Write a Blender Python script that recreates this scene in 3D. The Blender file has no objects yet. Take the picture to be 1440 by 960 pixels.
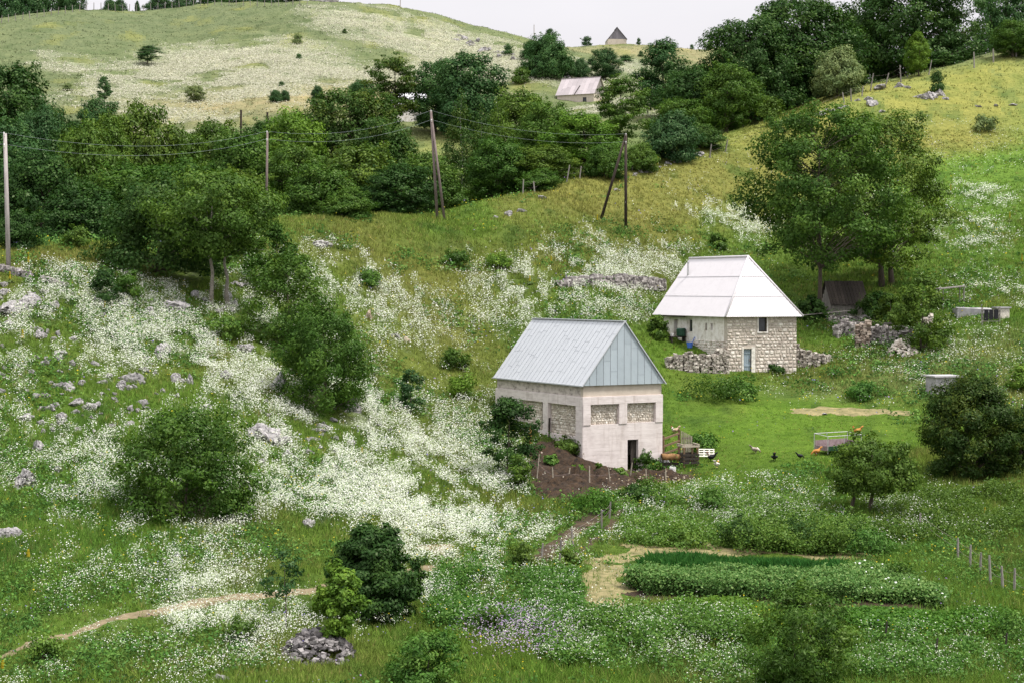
import bpy, math, random
import numpy as np
from mathutils import Vector, Matrix

R_ = math.radians
scene = bpy.context.scene
COL = scene.collection
rng = np.random.default_rng(7)
random.seed(7)

# ------------------------------------------------------------------ camera
F, HY, HC = 2400.0, 405.0, 10.2          # focal length (px of a 1440 wide frame), horizon row, eye height over the barn's foot
PITCH = math.atan((480 - HY) / F)
cam_d = bpy.data.cameras.new('camera')
cam = bpy.data.objects.new('camera', cam_d)
COL.objects.link(cam)
cam.location = (0, 0, HC)
cam.rotation_euler = (math.pi / 2 - PITCH, 0, 0)
cam_d.sensor_width = 36.0
cam_d.lens = F / 1440 * 36
cam_d.clip_start = 0.5
cam_d.clip_end = 5000
scene.camera = cam
CP, SP = math.cos(PITCH), math.sin(PITCH)


def along(px, py, Y):
    """point at world distance Y along the line of sight (px, py)"""
    u = (px - 720) / F; v = (480 - py) / F
    t = Y / (CP + v * SP)
    return np.array([u * t, Y, HC + t * (v * CP - SP)])


# ------------------------------------------------------------------ noise
def _hash(ix, iy, seed):
    h = (ix.astype(np.int64) * 374761393 + iy.astype(np.int64) * 668265263 + seed * 1442695041) & 0x7fffffff
    h = ((h ^ (h >> 13)) * 1274126177) & 0x7fffffff
    h = h ^ (h >> 16)
    return (h & 0xffff) / 65535.0


def vnoise(x, y, seed=0):
    x = np.asarray(x, float); y = np.asarray(y, float)
    ix = np.floor(x); iy = np.floor(y)
    fx = x - ix; fy = y - iy
    fx = fx * fx * (3 - 2 * fx); fy = fy * fy * (3 - 2 * fy)
    a = _hash(ix, iy, seed); b = _hash(ix + 1, iy, seed)
    c = _hash(ix, iy + 1, seed); d = _hash(ix + 1, iy + 1, seed)
    return a + (b - a) * fx + (c - a) * fy + (a - b - c + d) * fx * fy


def fbm(x, y, seed=0, oct=4):
    s = 0; a = 0.5; tot = 0
    for k in range(oct):
        s = s + a * vnoise(x * 2 ** k + 17.3 * k, y * 2 ** k - 9.1 * k, seed + k); tot += a; a *= .5
    return s / tot


# ------------------------------------------------------------------ terrain
CTRL = [  # (px, py, Y): what the photograph shows and how far it is
 (0,960,52),(0,920,56),(0,860,61),(0,800,66),(0,700,75),(0,600,84),(0,500,93),(0,430,100),(0,375,105),
 (200,960,52),(200,880,59),(200,800,66),(200,700,76),(200,600,86.5),(200,500,97),(200,440,104),(200,390,111),(180,356,116),
 (400,960,52),(400,860,60.5),(400,800,67),(400,700,79),(400,600,91),(400,500,104),(400,420,115),(400,350,125),(405,317,131),
 (550,960,52.5),(550,860,61),(550,790,70),(550,700,83),(550,600,97),(550,500,112),(550,420,124),(550,340,137),(550,303,145),
 (700,960,53),(700,860,61.5),(700,770,74),(700,690,90),(690,640,98),(650,560,108),(700,480,122),(700,400,134),(700,330,147),(690,281,162),
 (880,960,53.5),(880,860,62),(880,770,75.5),(880,700,88),(890,663,99.6),(935,657,100.8),(820,650,97.6),(770,612,101),(705,580,106),
 (880,480,124),(860,420,134),(880,350,150),(880,300,163),(880,240,180),(800,258,172),
 (1050,960,54),(1050,860,62.5),(1050,770,76),(1050,700,88.5),(1050,650,98.5),(1050,590,110),(1050,524,123.5),(1118,520,125),(1000,524,122.5),
 (935,505,124.5),(950,484,128.5),(930,468,132),(1000,484,127.5),(1120,470,133),(1000,340,160),(1040,250,185),(1050,180,208),(985,206,192),
 (1250,960,54.5),(1250,860,63),(1250,770,76.5),(1250,700,88),(1250,640,99),(1250,580,111),(1250,520,122),(1250,482,130),(1180,447,139),(1250,440,140),(1250,400,148),
 (1250,300,176),(1250,200,210),(1200,131,234),(1300,106,246),
 (1440,960,55),(1440,860,63.5),(1440,770,76),(1440,700,86),(1440,640,97),(1440,560,112),(1440,480,127),(1440,420,140),(1440,330,165),(1440,230,198),(1440,140,232),(1440,66,268),(1370,84,256),
 # far hill
 (0,180,270),(0,100,350),(0,28,430),(120,12,455),(240,180,275),(240,100,360),(240,40,430),(300,4,475),(380,4,475),
 (450,130,320),(450,60,400),(455,3,478),(560,10,482),(600,60,420),(620,197,262),(700,46,500),(700,110,388),(790,105,390),(740,88,400),
 (815,149,363),(850,100,455),(866,62,545),(780,67,520),(1000,70,570),(950,112,470),(910,172,285),(900,135,340),(540,180,275),(1100,74,590),
]
HID = [  # (px, Y, z): ground the photograph does not show
 (0,135,12.5),(0,170,13.5),(0,215,22),(200,140,13),(200,180,14.5),(200,225,24),(400,155,14.5),(400,190,15.5),(400,230,25),
 (550,165,15.5),(550,200,18),(690,185,18.5),(690,220,23),(800,200,24.5),(800,250,30),(880,205,25.5),(880,240,30),
 (985,215,28),(985,250,34),(1050,235,32),(1050,300,40),(1200,262,40),(1200,330,43),(1300,275,43),(1300,340,46),(1440,300,47),(1440,380,48),
 (1200,480,58),(1200,600,70),(1440,600,60),(1050,400,50),
 (300,600,72),(700,640,70),(1000,760,70),(300,1300,30),(1000,1300,30),(1440,1300,30),(0,600,60),(720,900,55),
 (720,36,-1.6),(0,36,-1.6),(1440,36,-1.6),(720,22,0.2),(0,22,0.2),(1440,22,0.2),(720,10,4.6),(0,10,4.6),(1440,10,4.6),(720,3,7.6),
 (-420,56,-1.6),(-420,80,2.4),(-420,110,12),(-420,160,13),(-420,270,32),(-420,430,70),(-420,600,55),
 (1860,56,-1.2),(1860,80,0),(1860,110,3.5),(1860,160,15),(1860,230,35),(1860,300,48),(1860,430,50),
 (-420,1300,30),(1860,1300,30),
]
pts = [along(a, b, c) for a, b, c in CTRL] + [np.array([(a - 720) / F * Y, Y, z]) for a, Y, z in HID]
pts = np.array(pts)


def warp(x, y):
    y = np.maximum(y, 1.0)
    return np.stack([x / y * 3.0, 1.3 * np.log(y / 100.0)], -1)


_C2 = .10 ** 2
_W = warp(pts[:, 0], pts[:, 1])
_K = np.sqrt(((_W[:, None] - _W[None]) ** 2).sum(-1) + _C2)
_n = len(pts)
_A = np.zeros((_n + 3, _n + 3))
_A[:_n, :_n] = _K - 0.004 * np.eye(_n)
_A[:_n, _n] = 1; _A[:_n, _n + 1:] = _W; _A[_n, :_n] = 1; _A[_n + 1:, :_n] = _W.T
_zs = pts[:, 2] / np.maximum(pts[:, 1], 12)           # fit the slope seen from the eye: equal care near and far
_S = np.linalg.solve(_A, np.concatenate([_zs, [0, 0, 0]]))


def z_smooth(x, y):
    q = warp(np.ravel(x), np.ravel(y))
    out = np.empty(len(q))
    for i in range(0, len(q), 20000):
        b = q[i:i + 20000]
        out[i:i + 20000] = np.sqrt(((b[:, None] - _W[None]) ** 2).sum(-1) + _C2) @ _S[:_n] + _S[_n] + b @ _S[_n + 1:]
    return (out * np.maximum(np.ravel(y), 12)).reshape(np.shape(x))


NA, NY = 520, 780
AMAX, Y0, Y1 = 0.52, 3.0, 1300.0
ga = np.linspace(-AMAX, AMAX, NA)
gy = np.geomspace(Y0, Y1, NY)
GX = ga[None, :] * gy[:, None]
GYY = np.repeat(gy[:, None], NA, 1)
GZ = z_smooth(GX, GYY)
_amp = np.clip(GYY / 80, .5, 5)
GZ = GZ + (fbm(GX / 7, GYY / 7, 3) - .5) * .55 * _amp ** .7 + (fbm(GX / 1.7, GYY / 1.7, 9, 3) - .5) * .26 * np.clip(GYY / 80, .6, 1.6)
_LG = math.log(Y1 / Y0)


def zt(x, y):
    x = np.asarray(x, float); y = np.asarray(y, float)
    fy = np.clip(np.log(np.maximum(y, Y0) / Y0) / _LG * (NY - 1), 0, NY - 1.001)
    fa = np.clip((x / np.maximum(y, Y0) + AMAX) / (2 * AMAX) * (NA - 1), 0, NA - 1.001)
    iy = fy.astype(int); ia = fa.astype(int)
    v = fy - iy; u = fa - ia
    return (GZ[iy, ia] * (1 - u) + GZ[iy, ia + 1] * u) * (1 - v) + (GZ[iy + 1, ia] * (1 - u) + GZ[iy + 1, ia + 1] * u) * v


_RY = np.geomspace(30, 900, 2600)


def P(px, py):
    """where the line of sight through (px, py) first meets the ground"""
    u = (px - 720) / F; v = (480 - py) / F
    t = _RY / (CP + v * SP)
    x = u * t; z = HC + t * (v * CP - SP)
    g = zt(x, _RY)
    below = np.nonzero(z < g)[0]
    if len(below) == 0:
        i = int(np.argmin(z - g)); return Vector((x[i], _RY[i], float(g[i])))
    i = int(below[0])
    if i > 0:
        d0 = z[i - 1] - g[i - 1]; d1 = z[i] - g[i]; w = d0 / (d0 - d1)
        yy = _RY[i - 1] + w * (_RY[i] - _RY[i - 1])
    else:
        yy = _RY[0]
    xx = u * yy / (CP + v * SP)
    return Vector((xx, yy, float(zt(xx, yy))))


def G(px, Y, dz=0.0):
    x = (px - 720) / F * Y
    return Vector((x, Y, float(zt(x, Y)) + dz))


# ------------------------------------------------------------------ object helpers
def tag(o, label=None, cat=None, group=None, kind=None):
    if label: o['label'] = label
    if cat: o['category'] = cat
    if group: o['group'] = group
    if kind: o['kind'] = kind
    return o


def empty(name, loc=(0, 0, 0), rotz=0.0, label=None, cat=None, group=None):
    o = bpy.data.objects.new(name, None)
    COL.objects.link(o); o.location = loc; o.rotation_euler = (0, 0, rotz); o.empty_display_size = .3
    return tag(o, label, cat, group)


def link_mesh(name, me, parent=None, mats=()):
    o = bpy.data.objects.new(name, me)
    COL.objects.link(o)
    for m in mats: me.materials.append(m)
    if parent: o.parent = parent
    return o


def np_mesh(name, verts, faces, mats, parent=None, fattr=None, matidx=None, smooth=False):
    """faces: (n,k) array of vertex indices, all of the same size; fattr {name: (n,) or (n,3)} per face"""
    me = bpy.data.meshes.new(name)
    verts = np.ascontiguousarray(verts, np.float32); faces = np.ascontiguousarray(faces, np.int32)
    nf, k = faces.shape
    me.vertices.add(len(verts)); me.vertices.foreach_set('co', verts.ravel())
    me.loops.add(nf * k); me.loops.foreach_set('vertex_index', faces.ravel())
    me.polygons.add(nf); me.polygons.foreach_set('loop_start', np.arange(0, nf * k, k, dtype=np.int32))
    try:
        me.polygons.foreach_set('loop_total', np.full(nf, k, np.int32))
    except Exception:
        pass
    if matidx is not None: me.polygons.foreach_set('material_index', np.ascontiguousarray(matidx, np.int32))
    if smooth: me.polygons.foreach_set('use_smooth', np.ones(nf, bool))
    me.update(calc_edges=True)
    for kx, val in (fattr or {}).items():
        val = np.asarray(val, np.float32)
        if val.ndim == 1:
            a = me.attributes.new(kx, 'FLOAT', 'FACE'); a.data.foreach_set('value', val)
        else:
            a = me.attributes.new(kx, 'FLOAT_COLOR', 'FACE')
            a.data.foreach_set('color', np.concatenate([val, np.ones((len(val), 1), np.float32)], 1).astype(np.float32).ravel())
    return link_mesh(name, me, parent, mats)


class MB:
    """collects boxes, tubes, sheets; build() links them as one mesh object"""
    def __init__(s): s.v = []; s.f = []; s.t = []
    def add(s, vs, fs, tint=None):
        o = len(s.v); s.v += [tuple(p) for p in vs]
        tt = random.random() if tint is None else tint
        for f in fs: s.f.append([i + o for i in f]); s.t.append(tt)
    def box(s, lo, hi, M=None, tint=None, jit=0.0, taper=0.0):
        x0, y0, z0 = lo; x1, y1, z1 = hi
        vs = [(x0, y0, z0), (x1, y0, z0), (x1, y1, z0), (x0, y1, z0), (x0, y0, z1), (x1, y0, z1), (x1, y1, z1), (x0, y1, z1)]
        if jit: vs = [tuple(c + random.uniform(-jit, jit) for c in p) for p in vs]
        if M is not None: vs = [M @ Vector(p) for p in vs]
        s.add(vs, [(0, 3, 2, 1), (4, 5, 6, 7), (0, 1, 5, 4), (1, 2, 6, 5), (2, 3, 7, 6), (3, 0, 4, 7)], tint)
    def bar(s, a, b, w, h=None, tint=None):
        a = Vector(a); b = Vector(b); h = h or w
        d = (b - a); L = d.length; d.normalize()
        up = Vector((0, 0, 1)) if abs(d.z) < .95 else Vector((1, 0, 0))
        sx = d.cross(up).normalized(); sz = sx.cross(d)
        M = Matrix((( sx.x, d.x, sz.x, a.x), (sx.y, d.y, sz.y, a.y), (sx.z, d.z, sz.z, a.z), (0, 0, 0, 1)))
        s.box((-w / 2, 0, -h / 2), (w / 2, L, h / 2), M, tint)
    def tube(s, pts, rad, n=6, tint=None, cap=True):
        pts = [Vector(p) for p in pts]
        rings = []; o = len(s.v); tt = random.random() if tint is None else tint
        for i, p in enumerate(pts):
            d = (pts[min(i + 1, len(pts) - 1)] - pts[max(i - 1, 0)]).normalized()
            up = Vector((0, 0, 1)) if abs(d.z) < .9 else Vector((1, 0, 0))
            a = d.cross(up).normalized(); b = a.cross(d)
            r = rad[i] if hasattr(rad, '__len__') else rad
            for k in range(n):
                t = 2 * math.pi * k / n
                s.v.append(tuple(p + a * (r * math.cos(t)) + b * (r * math.sin(t))))
        for i in range(len(pts) - 1):
            for k in range(n):
                k2 = (k + 1) % n
                s.f.append([o + i * n + k, o + (i + 1) * n + k, o + (i + 1) * n + k2, o + i * n + k2]); s.t.append(tt)
        if cap:
            s.f.append([o + k for k in range(n)]); s.t.append(tt)
            e = o + (len(pts) - 1) * n
            s.f.append([e + n - 1 - k for k in range(n)]); s.t.append(tt)
    def build(s, name, mat, parent=None, smooth=False, recalc=False):
        me = bpy.data.meshes.new(name)
        me.from_pydata(s.v, [], s.f)
        a = me.attributes.new('tint', 'FLOAT', 'FACE'); a.data.foreach_set('value', np.array(s.t, np.float32))
        if smooth: me.polygons.foreach_set('use_smooth', np.ones(len(me.polygons), bool))
        me.update()
        return link_mesh(name, me, parent, [mat] if not isinstance(mat, (list, tuple)) else mat)


def copy_thing(root, loc, rotz, scale=(1, 1, 1), label=None, group=None, mats=None):
    r = root.copy(); COL.objects.link(r)
    r.location = loc; r.rotation_euler = (0, 0, rotz); r.scale = scale
    if label: r['label'] = label
    if group: r['group'] = group
    elif 'group' in r: del r['group']
    for ch in list(root.children):
        c = ch.copy(); COL.objects.link(c); c.parent = r
        if mats and c.name.split('.')[0] in mats:
            for sl in c.material_slots: sl.link = 'OBJECT'; sl.material = mats[c.name.split('.')[0]]
        for g in list(ch.children):
            d = g.copy(); COL.objects.link(d); d.parent = c
    return r


# ------------------------------------------------------------------ materials
def new_mat(name):
    m = bpy.data.materials.new(name); m.use_nodes = True
    nt = m.node_tree; nt.nodes.clear()
    out = nt.nodes.new('ShaderNodeOutputMaterial')
    return m, nt, out


def N(nt, t, **kw):
    n = nt.nodes.new(t)
    for k, v in kw.items():
        if k.startswith('i_'):
            n.inputs[k[2:].replace('_', ' ')].default_value = v
        else: setattr(n, k, v)
    return n


def mixc(nt, fac, a, b, mode='MIX'):
    n = nt.nodes.new('ShaderNodeMix'); n.data_type = 'RGBA'; n.blend_type = mode
    for i, v in ((0, fac), (6, a), (7, b)):
        if hasattr(v, 'is_output'): nt.links.new(v, n.inputs[i])
        else: n.inputs[i].default_value = v if i == 0 else (*v[:3], 1)
    return n.outputs[2]


def ramp(nt, src, stops):
    n = nt.nodes.new('ShaderNodeValToRGB'); nt.links.new(src, n.inputs[0])
    e = n.color_ramp.elements
    while len(e) < len(stops): e.new(.5)
    for el, (p, c) in zip(e, stops):
        el.position = p; el.color = (*c[:3], 1) if hasattr(c, '__len__') else (c, c, c, 1)
    return n.outputs[0]


def noise(nt, scale, detail=4, rough=.6, coord=None, stretch=None):
    n = N(nt, 'ShaderNodeTexNoise'); n.inputs['Scale'].default_value = scale
    n.inputs['Detail'].default_value = detail; n.inputs['Roughness'].default_value = rough
    tc = nt.nodes.new('ShaderNodeTexCoord'); src = tc.outputs['Object']
    if stretch:
        mp = nt.nodes.new('ShaderNodeMapping'); mp.inputs['Scale'].default_value = stretch
        nt.links.new(src, mp.inputs[0]); src = mp.outputs[0]
    nt.links.new(src, n.inputs['Vector'])
    return n.outputs[0]


def attr(nt, name, out='Fac'):
    n = N(nt, 'ShaderNodeAttribute', attribute_name=name)
    return n.outputs[out]


def principled(nt, out, col, rough=.9, bump=None, bdist=.02, bstr=.6, metal=0, spec=.3):
    p = nt.nodes.new('ShaderNodeBsdfPrincipled')
    if hasattr(col, 'is_output'): nt.links.new(col, p.inputs['Base Color'])
    else: p.inputs['Base Color'].default_value = (*col, 1)
    if hasattr(rough, 'is_output'): nt.links.new(rough, p.inputs['Roughness'])
    else: p.inputs['Roughness'].default_value = rough
    p.inputs['Metallic'].default_value = metal
    p.inputs['Specular IOR Level'].default_value = spec
    if bump is not None:
        b = nt.nodes.new('ShaderNodeBump'); b.inputs['Strength'].default_value = bstr; b.inputs['Distance'].default_value = bdist
        nt.links.new(bump, b.inputs['Height']); nt.links.new(b.outputs[0], p.inputs['Normal'])
    nt.links.new(p.outputs[0], out.inputs[0])
    return p


def mat_simple(name, c1, c2, scale=3, rough=.9, stretch=None, bump=.5, bdist=.02, tint=.25, metal=0, spec=.3, stops=None):
    m, nt, out = new_mat(name)
    n = noise(nt, scale, 5, .65, stretch=stretch)
    c = ramp(nt, n, stops or [(.3, c1), (.7, c2)])
    if tint:
        t = attr(nt, 'tint')
        c = mixc(nt, 1.0, c, ramp(nt, t, [(0, 1 - tint), (1, 1 + 0 * tint)]), 'MULTIPLY')
    principled(nt, out, c, rough, n, bdist, bump, metal, spec)
    return m


LEAF_GAIN = (1.48, 1.28, .80)


def mat_leaf(name, c0, c1, c2, trans=.22, obj_var=.14):
    """c0..c2: leaf colours spread over leaves and clumps"""
    m, nt, out = new_mat(name)
    t = attr(nt, 'tint')
    c = ramp(nt, t, [(0.0, c0), (.5, c1), (1.0, c2)])
    oi = nt.nodes.new('ShaderNodeObjectInfo')
    hs = nt.nodes.new('ShaderNodeHueSaturation')
    mr = N(nt, 'ShaderNodeMapRange'); nt.links.new(oi.outputs['Random'], mr.inputs[0])
    mr.inputs[3].default_value = .5 - obj_var * .12; mr.inputs[4].default_value = .5 + obj_var * .12
    mv = N(nt, 'ShaderNodeMapRange'); nt.links.new(oi.outputs['Random'], mv.inputs[0])
    mv.inputs[3].default_value = 1 + obj_var; mv.inputs[4].default_value = 1 - obj_var
    nt.links.new(mr.outputs[0], hs.inputs['Hue']); nt.links.new(mv.outputs[0], hs.inputs['Value'])
    nt.links.new(c, hs.inputs['Color'])
    c = mixc(nt, 1.0, hs.outputs[0], LEAF_GAIN, 'MULTIPLY')
    d = nt.nodes.new('ShaderNodeBsdfDiffuse'); tr = nt.nodes.new('ShaderNodeBsdfTranslucent')
    gl = nt.nodes.new('ShaderNodeBsdfGlossy'); gl.inputs['Roughness'].default_value = .45
    gl.inputs['Color'].default_value = (.7, .8, .5, 1)
    nt.links.new(c, d.inputs[0])
    nt.links.new(mixc(nt, 1.0, c, (1.25, 1.3, .7), 'MULTIPLY'), tr.inputs[0])
    m1 = nt.nodes.new('ShaderNodeMixShader'); m1.inputs[0].default_value = trans
    nt.links.new(d.outputs[0], m1.inputs[1]); nt.links.new(tr.outputs[0], m1.inputs[2])
    m2 = nt.nodes.new('ShaderNodeMixShader'); m2.inputs[0].default_value = .02
    nt.links.new(m1.outputs[0], m2.inputs[1]); nt.links.new(gl.outputs[0], m2.inputs[2])
    nt.links.new(m2.outputs[0], out.inputs[0])
    return m


def mat_card(name, trans=.3):
    """diffuse + translucent, colour from the face attribute col"""
    m, nt, out = new_mat(name)
    c = attr(nt, 'col', 'Color')
    d = nt.nodes.new('ShaderNodeBsdfDiffuse'); tr = nt.nodes.new('ShaderNodeBsdfTranslucent')
    nt.links.new(c, d.inputs[0]); nt.links.new(c, tr.inputs[0])
    m1 = nt.nodes.new('ShaderNodeMixShader'); m1.inputs[0].default_value = trans
    nt.links.new(d.outputs[0], m1.inputs[1]); nt.links.new(tr.outputs[0], m1.inputs[2])
    nt.links.new(m1.outputs[0], out.inputs[0])
    return m


M = {}
M['grass'] = mat_card('grass_blades', .2)
M['petal'] = mat_card('petals', .35)
M['bark'] = mat_simple('bark', (.05, .04, .03), (.16, .13, .10), 5, stretch=(3, 3, .6), bump=.9, bdist=.04)
M['bark_pale'] = mat_simple('pale_bark', (.16, .14, .11), (.36, .33, .28), 5, stretch=(2, 2, 1.5), bump=.5)
M['birch'] = mat_simple('birch_bark', (.10, .09, .08), (.62, .58, .52), 4, stretch=(1, 1, 4), stops=[(.35, (.10, .09, .08)), (.45, (.5, .47, .42)), (.8, (.66, .62, .56))])
M['rock'] = mat_simple('limestone', (.10, .095, .095), (.50, .48, .47), 3.5, bump=1, bdist=.08, tint=0, stops=[(.36, (.05, .047, .048)), (.46, (.24, .228, .228)), (.66, (.43, .405, .40))])
M['rock_tan'] = mat_simple('ochre_limestone', (.25, .19, .13), (.52, .44, .35), 3.5, bump=1, bdist=.06, tint=0)
M['soil'] = mat_simple('dark_soil', (.006, .004, .002), (.060, .034, .017), 4.2, bump=1, bdist=.12, tint=0)
M['dust'] = mat_simple('path_earth', (.09, .075, .035), (.25, .19, .115), 2.6, bump=.6, bdist=.05, tint=0)
M['straw'] = mat_simple('mown_straw', (.09, .09, .03), (.29, .235, .115), 1.9, bump=.8, bdist=.05, tint=0)
M['mudtrack'] = mat_simple('muddy_track', (.018, .012, .005), (.066, .043, .018), 1.5, bump=.8, bdist=.05, tint=0)
M['wood_grey'] = mat_simple('weathered_wood', (.16, .145, .13), (.36, .33, .30), 6, stretch=(4, 4, .8), bump=.7, tint=.35)
M['wood_pale'] = mat_simple('pale_wood', (.30, .25, .19), (.52, .46, .38), 6, stretch=(3, 3, 1), bump=.5, tint=.3)
M['wood_dark'] = mat_simple('dark_wood', (.02, .016, .013), (.075, .06, .05), 5, stretch=(4, 4, .8), bump=.7, tint=.4)
M['wood_brown'] = mat_simple('brown_wood', (.10, .06, .035), (.24, .16, .095), 5, stretch=(4, 4, 1), bump=.6, tint=.35)
M['wood_orange'] = mat_simple('fresh_wood', (.34, .17, .05), (.48, .28, .10), 5, tint=.2)
M['pole_grey'] = mat_simple('grey_pole_wood', (.24, .21, .20), (.46, .42, .40), 3, stretch=(6, 6, .4), bump=.5, tint=0)
M['pole_dark'] = mat_simple('tarred_pole_wood', (.02, .014, .011), (.07, .05, .04), 3, stretch=(6, 6, .4), bump=.5, tint=0)
M['pole_brown'] = mat_simple('brown_pole_wood', (.10, .075, .068), (.24, .19, .175), 3, stretch=(6, 6, .4), bump=.5, tint=0)
M['wire'] = mat_simple('wire', (.16, .20, .19), (.24, .28, .27), 2, tint=0, bump=0, rough=.5)
M['steel'] = mat_simple('galvanised_pipe', (.42, .42, .42), (.6, .6, .6), 6, tint=0, rough=.5, metal=.6, bump=.1)
M['rust'] = mat_simple('mauve_rust', (.16, .11, .11), (.33, .26, .27), 4, tint=.1, rough=.85)
M['white_paint'] = mat_simple('flaking_white_paint', (.5, .46, .38), (.78, .75, .68), 9, tint=.15)
M['plastic_white'] = mat_simple('white_plastic', (.72, .70, .68), (.8, .78, .77), 3, tint=0, rough=.45, bump=0)
M['plastic_blue'] = mat_simple('blue_plastic', (.06, .14, .55), (.08, .2, .65), 3, tint=0, rough=.4, bump=0)
M['plastic_green'] = mat_simple('dark_green_plastic', (.015, .05, .03), (.02, .07, .04), 3, tint=0, rough=.4, bump=0)
M['cloth_black'] = mat_simple('black_cloth', (.008, .008, .01), (.02, .02, .025), 5, tint=0)
M['sacking'] = mat_simple('brown_sacking', (.19, .10, .04), (.36, .20, .09), 6, tint=.1)
M['glass_dark'] = mat_simple('dark_glass', (.02, .025, .03), (.04, .045, .05), 2, tint=0, rough=.1, bump=0, spec=.5)
M['door_blue'] = mat_simple('blue_grey_paint', (.24, .30, .35), (.33, .40, .45), 3, stretch=(6, 6, .6), tint=.1, bump=.2, rough=.6)
M['mortar'] = mat_simple('mortar', (.36, .31, .27), (.52, .46, .40), 6, tint=0)
M['flash_white'] = mat_simple('white_tin', (.6, .6, .62), (.75, .75, .78), 2, tint=.1, rough=.5, bump=0)


def mat_stone(name, lo, mid, hi, scale=5):
    m, nt, out = new_mat(name)
    t = attr(nt, 'tint')
    c = ramp(nt, t, [(0, lo), (.45, mid), (1, hi)])
    n = noise(nt, scale, 6, .7)
    c = mixc(nt, 1, c, ramp(nt, n, [(.25, .55), (.6, 1.05)]), 'MULTIPLY')
    n2 = noise(nt, .6, 3, .6)
    c = mixc(nt, 1, c, ramp(nt, n2, [(.3, .82), (.7, 1.08)]), 'MULTIPLY')
    principled(nt, out, c, .95, n, .05, .8)
    return m


M['stone'] = mat_stone('house_stone', (.44, .375, .315), (.66, .585, .505), (.80, .745, .675))
M['stone_pale'] = mat_stone('pale_rubble', (.42, .36, .30), (.68, .61, .52), (.80, .76, .69))
M['stone_grey'] = mat_stone('grey_rubble', (.14, .125, .12), (.34, .31, .295), (.54, .50, .48))
M['stone_dark'] = mat_stone('dark_rubble', (.06, .055, .055), (.17, .155, .155), (.34, .315, .31))
M['stone_old'] = mat_stone('weathered_rubble', (.19, .165, .14), (.40, .355, .31), (.60, .55, .49))
M['stone_rust'] = mat_stone('brown_rubble', (.16, .12, .10), (.38, .30, .24), (.56, .47, .40))


def mat_concrete():
    m, nt, out = new_mat('board_marked_concrete')
    n = noise(nt, 1.3, 6, .6, stretch=(1, 1, 2.2))
    c = ramp(nt, n, [(.25, (.52, .455, .435)), (.55, (.68, .61, .59)), (.8, (.74, .675, .65))])
    # joints of the shuttering boards, a little uneven
    tc = nt.nodes.new('ShaderNodeTexCoord'); sp = nt.nodes.new('ShaderNodeSeparateXYZ')
    nt.links.new(tc.outputs['Object'], sp.inputs[0])
    nn = noise(nt, .5, 2, .5)
    a = N(nt, 'ShaderNodeMath', operation='MULTIPLY_ADD'); nt.links.new(nn, a.inputs[0]); a.inputs[1].default_value = .22
    nt.links.new(sp.outputs[2], a.inputs[2])
    b = N(nt, 'ShaderNodeMath', operation='MULTIPLY'); nt.links.new(a.outputs[0], b.inputs[0]); b.inputs[1].default_value = 4.6
    fr = N(nt, 'ShaderNodeMath', operation='FRACT'); nt.links.new(b.outputs[0], fr.inputs[0])
    line = ramp(nt, fr.outputs[0], [(0, 0.0), (.06, 1.0), (.94, 1.0), (1, 0.0)])
    brk = noise(nt, 1.6, 3, .6)
    lm = mixc(nt, ramp(nt, brk, [(.42, 0.0), (.58, 1.0)]), line, (1, 1, 1))
    c = mixc(nt, 1, c, mixc(nt, lm, (.62, .60, .58), (1, 1, 1)), 'MULTIPLY')
    st = noise(nt, .9, 5, .7, stretch=(3, 3, .35))
    c = mixc(nt, 1, c, ramp(nt, st, [(.30, (.76, .73, .70)), (.46, (1, 1, 1))]), 'MULTIPLY')
    # dark weathering streaks where the strip of render is old
    principled(nt, out, c, .92, n, .03, .4)
    return m


M['concrete'] = mat_concrete()
M['render_old'] = mat_simple('mouldy_render', (.2, .18, .16), (.56, .50, .45), 1.6, stretch=(1.5, 1.5, 2.5), tint=0, stops=[(.30, (.13, .12, .11)), (.43, (.40, .355, .32)), (.6, (.55, .495, .455))])
M['render_tan'] = mat_simple('tan_render', (.44, .375, .31), (.56, .49, .42), 1.6, tint=0, bump=.3)
M['plaster'] = mat_simple('flaking_white_plaster', (.42, .38, .34), (.74, .70, .66), 2.2, tint=0, stops=[(.28, (.33, .28, .23)), (.42, (.62, .57, .52)), (.6, (.76, .72, .69))])


def mat_sheet(name, c1, c2, rough=.45, metal=.0, tint=.14, spec=.4):
    m, nt, out = new_mat(name)
    t = attr(nt, 'tint')
    n = noise(nt, .8, 5, .6)
    c = mixc(nt, n, c1, c2)
    c = mixc(nt, 1, c, ramp(nt, t, [(0, 1 - tint), (1, 1.0)]), 'MULTIPLY')
    s = noise(nt, 2.5, 6, .75)
    c = mixc(nt, 1, c, ramp(nt, s, [(.3, .92), (.5, 1.0)]), 'MULTIPLY')
    principled(nt, out, c, rough, n, .03, .25, metal, spec)
    return m


M['tin'] = mat_sheet('grey_roof_sheets', (.42, .435, .46), (.48, .495, .52), .55, tint=.05)
M['tin_dark'] = mat_sheet('blue_grey_sheets', (.34, .395, .435), (.46, .515, .555), .5, tint=.14)
M['seam'] = mat_simple('sheet_seam', (.30, .32, .35), (.38, .40, .43), 3, tint=0, bump=0)
M['white_roof'] = mat_sheet('white_corrugated_sheets', (.56, .53, .545), (.61, .58, .595), .6, tint=.05)
M['old_roof'] = mat_sheet('faded_roof_sheets', (.38, .33, .34), (.52, .46, .47), .7, tint=.25)
M['hut_roof'] = mat_simple('grey_shingle', (.14, .13, .15), (.28, .26, .29), 3, stretch=(4, 4, .5), tint=.3)
M['red_roof'] = mat_sheet('red_brown_roof', (.38, .22, .24), (.48, .30, .32), .7, tint=.1)
M['concrete_grey'] = mat_simple('grey_concrete', (.28, .27, .28), (.46, .44, .45), 2.5, tint=.12)

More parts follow.
